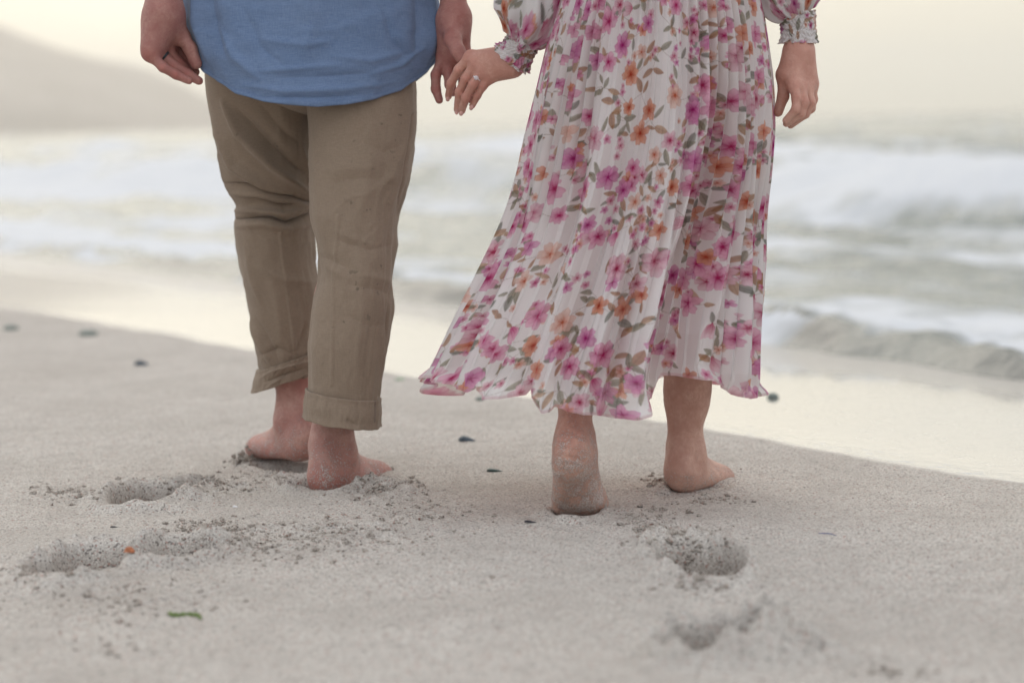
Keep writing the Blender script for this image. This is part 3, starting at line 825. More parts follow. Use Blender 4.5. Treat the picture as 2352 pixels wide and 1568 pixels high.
# trousers
LF = [(.017, 10, [(513, 231), (552, 301), (622, 375), (712, 448)]), (.012, 9, [(498, 306), (537, 380), (612, 430), (662, 447)]),
      (-.011, 7, [(520, 420), (587, 428), (662, 452), (720, 466)]), (.010, 8, [(535, 442), (600, 440), (650, 458), (716, 476)]), (-.008, 5, [(580, 452), (647, 467), (714, 466)]),
      (-.014, 6, [(540, 503), (622, 497), (657, 512), (722, 486)]), (.011, 9, [(545, 484), (590, 482), (650, 492), (712, 474)]),
      (.008, 10, [(550, 520), (610, 512), (660, 525), (715, 515)]), (.006, 7, [(576, 735), (600, 790), (630, 840)]), (-.005, 8, [(590, 730), (615, 780), (645, 835)]),
      (.0025, 3, [(642, 535), (662, 689), (677, 809)]), (-.010, 13, [(545, 250), (620, 335), (705, 400)]), (.005, 6, [(690, 330), (705, 400), (716, 440)]),
      (.004, 10, [(565, 560), (580, 640), (600, 700)]), (-.005, 7, [(677, 809), (690, 780), (700, 740)]), (.004, 6, [(690, 830), (705, 790), (722, 760)]),
      (-.004, 7, [(600, 815), (640, 800), (672, 812)]), (.004, 12, [(600, 620), (650, 640), (720, 650)]), (-.004, 12, [(600, 240), (650, 300), (690, 330)])]
RF = [(.0022, 3, [(777, 495), (767, 664), (762, 883)]), (-.0045, 2.6, [(944, 262), (926, 380), (903, 565), (891, 714), (868, 908)]),
      (-.004, 14, [(750, 425), (800, 412), (851, 408), (900, 425)]), (.003, 14, [(740, 395), (800, 388), (860, 385)]), (-.004, 9, [(760, 545), (800, 560), (850, 575), (900, 560)]), (.0035, 9, [(770, 530), (800, 545), (860, 562)]),
      (.006, 10, [(737, 600), (760, 618), (800, 640)]), (-.006, 9, [(735, 585), (765, 600), (800, 618)]), (.006, 14, [(722, 300), (730, 420), (740, 560)]),
      (.004, 9, [(908, 660), (880, 642), (820, 630)]), (-.004, 9, [(908, 685), (870, 665), (800, 655)]), (.006, 9, [(870, 440), (900, 400), (938, 300)]),
      (-.004, 10, [(840, 330), (880, 350), (915, 335)]), (.003, 8, [(730, 760), (728, 880)]), (.003, 14, [(830, 700), (825, 880)]), (-.003, 10, [(790, 720), (850, 750), (885, 745)])]
LF = [(a_ * (1.35 if w_ > 5 else 1.1), w_, p_) for a_, w_, p_ in LF]
def trouser_leg(keys, folds, seed, nr=420, nc=300):
    V, py, th = limb_loft(keys, nr, nc)
    px_, py_ = proj(V)
    n_ = vnormals(V, nr, nc).reshape(-1, 3)
    if (n_[0] * (V[0] - V.mean(0))).sum() < 0: n_ = -n_
    T_ = np.tile(th, nr); facing = sstep(.15, -.25, np.sin(T_))
    vv = np.repeat(np.linspace(0, 1, nr), nc)
    xx = np.cos(T_) * .1; yy = np.sin(T_) * .1
    wr = .0040 * fbm(xx * 22 + yy * 15 + seed, V[:, 2] * 16, seed, 3) + .0022 * fbm(xx * 40 + yy * 60, V[:, 2] * 10 + xx * 30, seed + 5, 2)
    rg1 = np.clip(1 - 7 * np.abs(fbm(xx * 9 + V[:, 2] * 5 + seed, V[:, 2] * 13 - xx * 10, seed + 31, 2)), 0, 1); rg2 = np.clip(1 - 8 * np.abs(fbm(xx * 16 - V[:, 2] * 9, V[:, 2] * 22 + xx * 12 + seed, seed + 41, 2)), 0, 1)
    knee = .35 + np.exp(-((V[:, 2] - .50) / .13) ** 2) + .6 * np.exp(-((V[:, 2] - .24) / .06) ** 2)
    wr = wr + (.0007 * rg1 + .0005 * rg2) * knee
    d_ = fold_disp(px_, py_, folds) * facing + wr + (1 - facing) * .012 * fbm(T_ * 1.2, V[:, 2] * 9, seed + 9, 3) * np.sin(np.clip(vv, 0, 1) * math.pi)
    V = V + n_ * d_[:, None]
    seam = fold_disp(px_, py_, [f for f in folds if f[1] == 2.6 for f in [(1.0, 1.8, f[2])]]) * facing if any(f[1] == 2.6 for f in folds) else np.zeros(len(V))
    return V, seam, nr, nc
Rk = [(800, 60, 4.27, 135, .112), (832, 245, 4.25, 124, .108), (826, 400, 4.23, 111, .10), (815, 500, 4.215, 97, .09), (820, 600, 4.205, 81, .085), (817, 640, 4.20, 79, .085), (813, 700, 4.195, 90, .084), (799, 800, 4.185, 87, .08), (789, 930, 4.178, 80, .074)]
Lk = [(620, 60, 4.32, 145, .12), (606, 200, 4.34, 128, .105), (610, 330, 4.38, 110, .10), (618, 420, 4.41, 101, .095), (633, 470, 4.43, 87, .09), (630, 505, 4.43, 86, .088), (637, 600, 4.44, 82, .085), (652, 700, 4.45, 79, .08), (657, 800, 4.455, 67, .074), (660, 862, 4.46, 60, .068)]
RF = [(a_ * (.75 if w_ > 3 else 1), w_ * (1.25 if w_ > 3 else 1), p_) for a_, w_, p_ in RF]
V1, s1, nr, nc = trouser_leg(Rk, RF, 3); V2, s2, _, _ = trouser_leg(Lk, LF, 13)
V3, _, _ = limb_loft([(715, -60, 4.29, 205, .12), (715, 120, 4.29, 205, .12), (714, 205, 4.295, 150, .085), (714, 250, 4.30, 50, .05), (714, 262, 4.30, 8, .01)], 60, 120)
A3, F3 = thicken(V3, 60, 120, .002)
A1, F1 = thicken(V1, nr, nc, .002); A2, F2 = thicken(V2, nr, nc, .002)
VV = np.concatenate([A1, A2, A3]); FF = np.concatenate([F1, F2 + len(A1), F3 + len(A1) + len(A2)])
seam = np.concatenate([s1, s1.reshape(nr, nc)[::-1].ravel() * 0, s2, s2 * 0, np.zeros(len(A3))])
trousers = mesh_obj('trousers', VV, FF, MAT_PANTS, man, attrs={'seam': seam})

def cuff(top, bot, folds=(), seed=0, tilt=0.0):
    """rolled band: outer sheet from top edge to bottom edge, bulging, turned in at both ends. top/bot: (px,py,Y,hw px,depth)"""
    nr, nc = 60, 260
    th = np.linspace(0, 2 * math.pi, nc, endpoint=False); c, s = np.cos(th), np.sin(th)
    c = np.sign(c) * np.abs(c) ** .9; s = np.sign(s) * np.abs(s) ** .9
    prof = []   # (t along height, outward offset)
    for i in range(nr):
        a = i / (nr - 1)
        if a < .12: u_ = a / .12; prof.append((.10 * (1 - u_) ** 2 - .0 , -.012 + .012 * math.sin(u_ * math.pi / 2)))
        elif a > .86: u_ = (a - .86) / .14; prof.append((1 - .02 * u_ - .10 * u_ * u_, -.013 * u_))
        else: u_ = (a - .12) / .74; prof.append((u_, .0030 * math.sin(u_ * math.pi) + .0022 * math.exp(-(u_ / .12) ** 2) + .003 * math.exp(-((u_ - 1) / .15) ** 2)))
    V = []
    for t_, o_ in prof:
        k = [top[i] + (bot[i] - top[i]) * t_ for i in range(5)]
        C = P(k[0], k[1], k[2]); w = k[3] / F * k[2]
        wob = .0022 * fbm(c * 6 + seed, s * 6 + t_ * 1.5, seed, 3) + .0018 * fbm(c * 22 + seed, s * 22 + t_ * 3, seed + 4, 2)
        X_ = C[0] + (w + o_ + wob) * c; Y_ = C[1] + (k[4] + o_ + wob) * s
        Z_ = C[2] + tilt * (X_ - C[0]) + .004 * fbm(c * 3 + 5, s * 3, seed + 8, 2) * (1 if t_ > .5 else .4)
        V.append(np.stack([X_, Y_, Z_], 1))
    V = np.concatenate(V)
    px_, py_ = proj(V)
    n_ = vnormals(V, nr, nc).reshape(-1, 3)
    T_ = np.tile(th, nr)
    if (n_[nr // 2 * nc] * np.array([1, 0, 0])).sum() < 0: n_ = -n_
    V = V + n_ * (fold_disp(px_, py_, folds) * sstep(.1, -.2, np.sin(T_)))[:, None]
    seam = fold_disp(px_, py_, [(1.0, 2.2, [(862, 915), (861, 968)])]) if seed == 31 else np.zeros(len(V))
    return mesh_obj('trouser_cuff', V, grid_faces(nr, nc, True), MAT_PANTS, trousers, attrs={'seam': seam})
cuff((789, 903, 4.178, 84, .080), (786, 970, 4.17, 87, .084), [(-.004, 5, [(795, 962), (810, 972), (822, 976)]), (.003, 8, [(740, 920), (745, 960)]), (-.003, 7, [(725, 940), (735, 965)])], 31, tilt=-.16)
cuff((664, 824, 4.455, 73, .078), (656, 874, 4.455, 76, .080), [(.005, 5, [(600, 868), (635, 850), (715, 828)]), (-.006, 5, [(605, 878), (650, 862), (700, 846)]), (.005, 5, [(612, 892), (640, 872), (655, 865)])], 37, tilt=.31)

# shirt
def shirt():
    nr, nc = 360, 420
    yk = [-1010, -930, -760, -500, -260, -100, 0, 60, 110, 160, 205, 260]
    L_ = [640, 560, 470, 455, 445, 432, 427, 432, 440, 455, 478, 500]
    R_ = [790, 870, 965, 985, 990, 996, 1000, 1012, 1018, 1006, 985, 962]
    dk = [.06, .08, .12, .13, .14, .158, .165, .168, .170, .171, .170, .168]
    th = np.linspace(0, 2 * math.pi, nc, endpoint=False); c, s = np.cos(th), np.sin(th)
    # hem heights (photo rows) by sideways position for the back tail
    hx = np.array([-1.0, -.93, -.82, -.65, -.4, -.1, .05, .3, .55, .75, .88, .96, 1.0])
    hy = np.array([118, 140, 178, 212, 233, 243, 247, 243, 232, 214, 186, 150, 118])
    hem = np.interp(c, hx, hy); hem = np.where(s > 0, np.interp(c, hx, hy - 18), hem)
    v = np.linspace(0, 1, nr)[:, None]
    py = -1010 + (hem[None] + 1010) * v
    Lx = cubic(yk, L_, py); Rx = cubic(yk, R_, py); dd = cubic(yk, dk, py)
    Y0 = 4.285
    C = Pv((Lx + Rx) / 2, py, Y0)
    w = (Rx - Lx) / 2 / F * Y0
    ex = np.sign(c) * np.abs(c) ** .92; ey = np.sign(s) * np.abs(s) ** .86
    V = C.copy(); V[..., 0] += w * ex; V[..., 1] += dd * ey
    # tail sits closer to the legs at the very hem, body kink at the bottom
    V = V.reshape(-1, 3); px_, py_ = proj(V)
    n_ = vnormals(V, nr, nc).reshape(-1, 3)
    if n_[nc * 200][0] < 0: n_ = -n_
    folds = [(.0035, 7, [(560, 196), (660, 210), (780, 205), (900, 190)]), (-.003, 6, [(600, 222), (720, 226), (850, 216)]), (.003, 6, [(590, 165), (680, 158), (780, 150)]),
             (-.003, 8, [(640, 178), (740, 176), (850, 168)]), (.008, 12, [(448, -40), (458, 60), (480, 140)]), (-.006, 16, [(480, -40), (495, 60), (520, 130)]),
             (.006, 14, [(985, -40), (995, 60), (985, 140)]), (-.005, 14, [(955, -20), (962, 60), (955, 130)]), (.003, 9, [(760, 130), (850, 140), (930, 120)]),
             (.003, 10, [(600, 90), (700, 105), (760, 95)]), (-.003, 12, [(560, 20), (600, 110), (650, 150)]), (.004, 20, [(700, -40), (720, 60), (700, 120)]),
             (.0045, 10, [(500, 60), (540, 130), (600, 185)]), (-.0035, 9, [(880, 20), (900, 90), (960, 150)]), (.0028, 6, [(850, 170), (920, 150), (975, 110)]), (.0028, 6, [(640, 236), (700, 230), (760, 234)])]
    T_ = np.tile(th, nr); fac = sstep(.2, -.2, np.sin(T_)); vv = np.repeat(v.ravel(), nc)
    X_, Z_ = V[:, 0], V[:, 2]
    d_ = fold_disp(px_, py_, folds) * fac + .0042 * fbm(X_ * 9, Z_ * 11, 101, 3) + .003 * fbm(X_ * 22 + Z_ * 10, Z_ * 40, 103, 3) + (1 - fac) * .006 * fbm(T_ * 3, Z_ * 5, 105, 3)
    hemd = (1 - vv) * np.repeat((py - -1010).max(), len(V))
    hemd = (np.tile(hem, nr) - py.ravel())
    d_ = d_ + .0016 * sstep(9.5, 8, hemd) + .0022 * fbm(T_ * 9, T_ * 0, 107, 2) * sstep(60, 0, hemd) * 2
    d_ = d_ + .7 * fold_disp(px_, py_, folds) * fac + .0030 * fac * np.maximum(fbm(X_ * 7 + Z_ * 6, Z_ * 26 - X_ * 9, 111, 3), -.1)
    V = V + n_ * d_[:, None]
    seam = .9 * np.exp(-((hemd - 9.0) / 1.3) ** 2) + .5 * sstep(2.0, .2, hemd)
    A_, F_ = thicken(V, nr, nc, .0016)
    return mesh_obj('shirt', A_, F_, MAT_SHIRT, man, attrs={'seam': np.concatenate([seam, seam.reshape(nr, nc)[::-1].ravel()])})
shirt_o = shirt()

def tube(name, pts, rads, mat, parent, nr=120, nc=120, disp=None, colourfn=None, cap=False, th_=.0012, flat=1.0):
    pts = np.array(pts, float); rads = np.array(rads, float)
    L = np.concatenate([[0], np.cumsum(np.linalg.norm(np.diff(pts, axis=0), axis=1))])
    q = np.linspace(0, L[-1], nr)
    C = np.stack([cubic(L, pts[:, i], q) for i in range(3)], 1); r_ = cubic(L, rads, q)
    T_ = np.gradient(C, axis=0); T_ /= np.linalg.norm(T_, axis=1, keepdims=True)
    ref = np.array([0, 1, 0.0])
    U = np.cross(T_, ref); U /= np.linalg.norm(U, axis=1, keepdims=True); W_ = np.cross(T_, U)
    th = np.linspace(0, 2 * math.pi, nc, endpoint=False)
    rr = r_[:, None] * np.ones(nc)[None]
    if disp is not None: rr = rr + disp(q[:, None] / L[-1], th[None])
    V = C[:, None] + rr[..., None] * (np.cos(th)[None, :, None] * U[:, None] + flat * np.sin(th)[None, :, None] * W_[:, None])
    V = V.reshape(-1, 3)
    A_, F_ = thicken(V, nr, nc, th_)
    col = None
    if colourfn is not None:
        cc = colourfn((th[None] * r_.mean() * 1.3 + q[:, None] * 0).ravel(), (q[:, None] + th[None] * 0).ravel()).reshape(nr, nc, 3)
        col = np.concatenate([cc, cc[::-1]]).reshape(-1, 3)
    return mesh_obj(name, A_, F_, mat, parent, colour=col, attrs=None if col is not None else {'seam': np.zeros(len(A_))})
for sh_, el_ in ((shL, eL), (shR, eR)):
    sh_ = np.array(sh_); q = sh_ + (el_ - sh_) * .85
    tube('sleeve', [sh_ + np.array([0, 0, .03]), sh_ * .6 + q * .4, q], [.075, .068, .062], MAT_SHIRT, shirt_o, disp=lambda v, t_: .004 * np.sin(3 * t_ + 14 * v) + .003 * np.sin(5 * t_ - 30 * v))

def hair(cx, cy, hzt, hr, long, mat, parent):
    B = Body()
    B.el((cx, cy - .006, hzt + .022), (hr * .92, hr * 1.05, hr * 1.18), None, .02)
    if long: B.rc((cx, cy - .07, hzt + .02), (cx, cy - .11, hzt - .38), .085, .045, .05)
    V, Fq = surface(B, .005)
    V = V + (np.array([0, 0, 0]) + .003 * fbm(V[:, 0] * 90, V[:, 2] * 12, 5, 2)[:, None])
    keep_ = ~((V[:, 1] > cy + .035) & (V[:, 2] < hzt + .055))
    ok = keep_[Fq].all(1); return mesh_obj('hair', V, Fq[ok], mat, parent)
hair(MCX, 4.28, 1.70, .098, False, MAT_HAIR, man)

# =============== the woman
WB = Body()
hRw = P(1551, 1130, 4.06); hRw[2] = -0.014
ankRw, TRw = foot(WB, hRw, R(-26), .222, -1, dig=0, ank_r=.0255, slim=.66, pitch=R(-4))
# trailing left foot, heel up, sole towards the camera
Mf_heel = P(1310, 1044, 3.735); ballc = P(1330, 1163, 3.86); ballc[2] = .016
Lf = .238; sF = Lf / .25
dvec = ballc - Mf_heel
yawL = math.atan2(-dvec[0], dvec[1]); pit_ = math.atan2(Mf_heel[2] - ballc[2], math.hypot(dvec[0], dvec[1]))
hbase = ballc - rotm(yawL) @ (np.array([0, .172, .02]) * sF)
ankLw, TLw = foot(WB, hbase, yawL, Lf, +1, pitch=-pit_, toe_flat=True, dig=10, ank_r=.022, slim=.52)
kLw = P(1345, 640, 3.99); kRw = P(1590, 620, 4.08)
hiLw = P(1430, 90, 4.02); hiRw = P(1580, 90, 4.04)
leg(WB, ankLw, kLw, hiLw, .023, .047, .064, .043); leg(WB, ankRw, kRw, hiRw, .0255, .047, .064, .0485)
WCX = P(1505, 0, 4.0)[0]
torso(WB, WCX, 4.02, .92, 1.36, .118, .160, .070, 1.55, .092)
sL = (WCX - .155, 4.0, 1.30); sR = (WCX + .155, 4.0, 1.30)
wl = P(1182, 138, 4.06); el_ = P(1262, -300, 4.02)
WB.chain([sL, el_], [.040, .033], .03); WB.chain([el_, P(1225, 20, 4.04), wl], [.034, .027, .0192], .03)
kn = [P(1082, 132, 4.10), P(1096, 144, 4.09), P(1110, 160, 4.085), P(1124, 176, 4.085)]
fg = [[P(1053, 160, 4.105), P(1036, 192, 4.12), P(1030, 222, 4.14)], [P(1070, 180, 4.09), P(1055, 212, 4.10), P(1050, 252, 4.12)],
      [P(1087, 194, 4.08), P(1069, 226, 4.09), P(1061, 255, 4.11)], [P(1110, 198, 4.082), P(1096, 220, 4.09), P(1085, 243, 4.10)]]
hand(WB, P(1166, 143, 4.065), kn, fg, [P(1110, 132, 4.125), P(1080, 150, 4.15), P(1062, 170, 4.165)], 20, rw=.0195, rk=.0112, rf=.0076, kk=.016)
wr = P(1836, 100, 4.0); er = P(1800, -300, 4.0)
WB.chain([sR, er], [.040, .033], .03); WB.chain([er, P(1828, -60, 4.0), wr], [.034, .025, .0195], .03)
kn = [P(1824, 196, 3.965), P(1838, 200, 3.975), P(1853, 199, 3.99), P(1864, 194, 4.005)]
fg = [[P(1829, 226, 3.95), P(1828, 252, 3.945), P(1805, 277, 3.95)], [P(1848, 236, 3.955), P(1840, 262, 3.955), P(1806, 284, 3.96)],
      [P(1863, 236, 3.975), P(1850, 262, 3.975), P(1816, 288, 3.975)], [P(1869, 228, 4.0), P(1864, 250, 4.0), P(1840, 272, 4.0)]]
hand(WB, wr + np.array([0, 0, -.012]), kn, fg, [P(1800, 172, 3.985), P(1799, 222, 3.985), P(1787, 257, 3.985)], 30, rw=.0190, rk=.0106, rf=.0074, kk=.014)
WB.rc(P(1830, 125, 3.99), P(1805, 172, 3.98), .019, .011, .015)
WB.rc(P(1840, 125, 3.995), P(1857, 180, 3.995), .018, .011, .015)
V, Fq = surface(WB, .0024)
sandy = np.where(V[:, 0] < P(1440, 1100, 3.9)[0], sstep(.26, .02, V[:, 2]) * 1.15, sstep(.07, .0, V[:, 2]) * .6)
sandy = np.clip(sandy, 0, 1) * (V[:, 2] < .32)
hc = Mf_heel
red = .22 * np.exp(-(((V[:, 0] - hc[0]) / .035) ** 2 + ((V[:, 2] - hc[2] - .03) / .045) ** 2)) * (V[:, 0] < P(1440, 1100, 3.9)[0]) + .25 * sstep(.55, .7, V[:, 2]) * (V[:, 2] < 1)
hm = np.exp(-(((V[:, 0] - hc[0]) / .05) ** 2 + ((V[:, 2] - hc[2] - .02) / .05) ** 2)) * (V[:, 1] < 3.80)
V[:, 1] += hm * (.0011 * np.sin(V[:, 2] * 520 + 5 * np.sin(V[:, 0] * 60)) + .0035 * fbm(V[:, 0] * 60, V[:, 2] * 50, 301, 3))
hm = sstep(.03, .0, np.abs(V[:, 2] - .055) - .03) * (V[:, 1] < 3.86) * (V[:, 0] < P(1440, 1100, 3.9)[0])
V[:, 1] += hm * .004 * fbm(V[:, 0] * 55, V[:, 2] * 28, 305, 3)
red = np.clip(red + .45 * joint_marks(WB, V), 0, 1)
woman = mesh_obj('person', V, Fq, MAT_SKIN_W, attrs={'sandy': sandy, 'red': red})
tag(woman, 'barefoot woman in long white pleated dress with pink and orange flowers, left heel raised', 'person')
hair(WCX, 4.02, 1.55, .092, True, MAT_HAIR, woman)

# ------------------------------------------------------------------ floral print, painted into a raster in metres
TEXW, TEXH, RES = 2.0, 1.25, 1500
class Paint:
    def __init__(s, w, h, res):
        s.res = res; s.w, s.h = int(w * res), int(h * res)
        s.im = np.ones((s.h, s.w, 3), np.float32) * np.array([.81, .79, .785], np.float32)
    def region(s, cx, cy, r):
        x0, x1 = int((cx - r) * s.res), int((cx + r) * s.res) + 1; y0, y1 = int((cy - r) * s.res), int((cy + r) * s.res) + 1
        x0, y0 = max(x0, 0), max(y0, 0); x1, y1 = min(x1, s.w), min(y1, s.h)
        if x1 <= x0 or y1 <= y0: return None
        yy, xx = np.mgrid[y0:y1, x0:x1]
        return slice(y0, y1), slice(x0, x1), xx / s.res - cx, yy / s.res - cy
    def put(s, sl, a, col):
        a = a[..., None]; s.im[sl[0], sl[1]] = s.im[sl[0], sl[1]] * (1 - a) + np.asarray(col, np.float32) * a
    def petal(s, cx, cy, ang, L, W, c_in, c_out, a0=.80, veins=True):
        rg = s.region(cx, cy, L * 1.15)
        if rg is None: return
        ys_, xs_, x, y = rg
        u = (x * math.cos(ang) + y * math.sin(ang)) / L; v = (-x * math.sin(ang) + y * math.cos(ang)) / W
        u = u + .05 * np.sin(v * 7 + ang * 5)
        uc = np.clip(u, 0, 1); wd = np.sqrt(uc) * np.sqrt(1 - uc ** 3.2) * 1.05
        m_ = sstep(.0, .09, wd - np.abs(v)) * (u > 0) * (u < 1)
        rimk = sstep(.28, .02, wd - np.abs(v)) * .75
        k = np.clip(1 - u * 1.25, 0, 1) ** 1.2
        if veins: k = np.clip(k + .28 * (np.sin(v * 17 + u * 2) > .55) * (1 - u), 0, 1)
        k = np.clip(k + rimk * .55, 0, 1)
        col = np.asarray(c_in)[None, None] * k[..., None] + np.asarray(c_out)[None, None] * (1 - k[..., None])
        a = (m_ * a0)[..., None].astype(np.float32)
        s.im[ys_, xs_] = s.im[ys_, xs_] * (1 - a) + col.astype(np.float32) * a
    def leaf(s, cx, cy, ang, L, W, c1, c2):
        rg = s.region(cx, cy, L * 1.1)
        if rg is None: return
        ys_, xs_, x, y = rg
        u = (x * math.cos(ang) + y * math.sin(ang)) / L; v = (-x * math.sin(ang) + y * math.cos(ang)) / W - .35 * (u - u * u)
        wd = np.clip(u, 0, 1) ** .6 * np.clip(1 - u, 0, 1) ** .8 * 1.7
        m_ = sstep(0, .12, wd - np.abs(v)) * (u > 0) * (u < 1)
        k = np.clip(.5 + .5 * v / .8, 0, 1); k = np.clip(k + .5 * (np.abs(v) < .08), 0, 1); k = np.clip(k + .2 * (np.sin((u * 26 - np.abs(v) * 6)) > .6), 0, 1)
        col = np.asarray(c1) * (k[..., None]) + np.asarray(c2) * (1 - k[..., None])
        a = (m_ * .78)[..., None].astype(np.float32)
        s.im[ys_, xs_] = s.im[ys_, xs_] * (1 - a) + col.astype(np.float32) * a
    def stem(s, x0, y0, x1, y1, bend, w, col):
        n_ = max(4, int(math.hypot(x1 - x0, y1 - y0) / .0012))
        nx, ny = -(y1 - y0), (x1 - x0)
        for i in range(n_ + 1):
            t_ = i / n_; k = 4 * t_ * (1 - t_) * bend
            rg = s.region(x0 + (x1 - x0) * t_ + nx * k, y0 + (y1 - y0) * t_ + ny * k, w * 2)
            if rg is None: continue
            ys_, xs_, x, y = rg
            s.put((ys_, xs_), sstep(w, w * .3, np.hypot(x, y)) * .8, col)
    def flower(s, cx, cy, r, pal, n_=5, squash=None):
        c_in, c_out, ctr = pal
        a0 = random.uniform(0, 6.28)
        for ring, k in ((0, 1.0), (1, .68)) if r > .014 else ((0, 1.0),):
            nn_ = n_ + (1 if ring == 0 and r > .02 else 0)
            for i in range(nn_):
                a = a0 + ring * .6 + i * 6.283 / nn_ + random.uniform(-.15, .15)
                s.petal(cx, cy, a, r * k * random.uniform(.82, 1.1), r * k * random.uniform(.42, .56), np.array(c_in) * random.uniform(.8, 1.1), np.array(c_out) * random.uniform(.88, 1.05))
        rg = s.region(cx, cy, r * .3)
        if rg is not None:
            ys_, xs_, x, y = rg; s.put((ys_, xs_), sstep(r * .2, r * .05, np.hypot(x, y)) * .8, ctr)
        for i in range(9 if r > .014 else 0):
            a = random.uniform(0, 6.28); s.stem(cx, cy, cx + r * .34 * math.cos(a), cy + r * .34 * math.sin(a), .05, .0006, ctr)
PINK = ((.50, .05, .20), (.77, .42, .56), (.36, .01, .09)); MAG = ((.45, .045, .24), (.70, .32, .52), (.30, .01, .12)); ORG = ((.50, .10, .05), (.74, .36, .24), (.38, .04, .02))
PEACH = ((.62, .24, .17), (.78, .58, .50), (.42, .08, .03)); ROSE = ((.50, .09, .19), (.78, .55, .62), (.3, .01, .06))
OL = [((.19, .18, .125), (.40, .38, .29)), ((.14, .145, .12), (.30, .31, .26)), ((.30, .13, .055), (.50, .28, .15)), ((.36, .18, .08), (.56, .38, .24)), ((.17, .16, .10), (.37, .34, .24))]
STM = (.24, .15, .10)
pt = Paint(TEXW, TEXH, RES)
random.seed(21)
pts_ = []
tries = 0
while tries < 16000 and len(pts_) < 1100:
    x, y = random.uniform(0, TEXW), random.uniform(0, TEXH); tries += 1
    rad = random.choice((.034, .040, .050))
    if all((x - a) ** 2 + (y - b_) ** 2 > rad * rad for a, b_, _ in pts_): pts_.append((x, y, rad))
def leafset(x, y, a):
    c1, c2 = random.choice(OL); L = random.uniform(.017, .030)
    pt.leaf(x, y, a, L, L * random.uniform(.24, .38), c1, c2)
for (x, y, rad) in pts_:     # stems and leaves first
    for _ in range(random.choice((1, 2, 2, 3))):
        a = random.uniform(0, 6.283); L = random.uniform(.022, .040)
        ex_, ey_ = x + L * math.cos(a), y + L * math.sin(a)
        pt.stem(x, y, ex_, ey_, random.uniform(-.15, .15), .0007, STM)
        leafset(ex_, ey_, a + random.uniform(-.7, .7))
        if random.random() < .45: leafset((x + ex_) / 2, (y + ey_) / 2, a + random.choice((-1, 1)) * random.uniform(.6, 1.2))
        if random.random() < .45:
            for _ in range(random.choice((1, 2, 3))): pt.flower(ex_ + random.uniform(-.014, .014), ey_ + random.uniform(-.014, .014), random.uniform(.0055, .009), random.choice((ROSE, PINK, PEACH)))
for (x, y, rad) in pts_:
    k = random.random()
    if k < .50:
        for _ in range(random.choice((0, 1, 2))): pt.flower(x + random.uniform(-.022, .022), y + random.uniform(-.022, .022), random.uniform(.010, .016), random.choice((PINK, MAG, ROSE, ROSE, ORG)))
        pt.flower(x, y, random.uniform(.015, .025), random.choice((PINK, PINK, MAG, ROSE)))
    elif k < .66: pt.flower(x, y, random.uniform(.013, .022), random.choice((ORG, ORG, PEACH)))
    elif k < .80:       # buds
        a = random.uniform(0, 6.28); pal = random.choice((PINK, MAG, ROSE, PEACH))
        for d_ in (-.35, .35, 0): pt.petal(x, y, a + d_, random.uniform(.020, .030), .0075, pal[0], pal[1])
        leafset(x, y, a + 2.8)
    elif k < .93:
        for _ in range(4): pt.flower(x + random.uniform(-.018, .018), y + random.uniform(-.018, .018), random.uniform(.006, .010), random.choice((ROSE, PINK, MAG)))
    else:
        leafset(x, y, random.uniform(0, 6.28)); leafset(x, y, random.uniform(0, 6.28))
def sample(u, v):
    u = np.mod(u, TEXW) * RES - .5; v = np.clip(np.mod(v, TEXH) * RES - .5, 0, pt.h - 2)
    u = np.clip(u, 0, pt.w - 2); ui = u.astype(int); vi = v.astype(int); fu = (u - ui)[..., None]; fv = (v - vi)[..., None]
    I = pt.im
    return (I[vi, ui] * (1 - fu) + I[vi, ui + 1] * fu) * (1 - fv) + (I[vi + 1, ui] * (1 - fu) + I[vi + 1, ui + 1] * fu) * fv

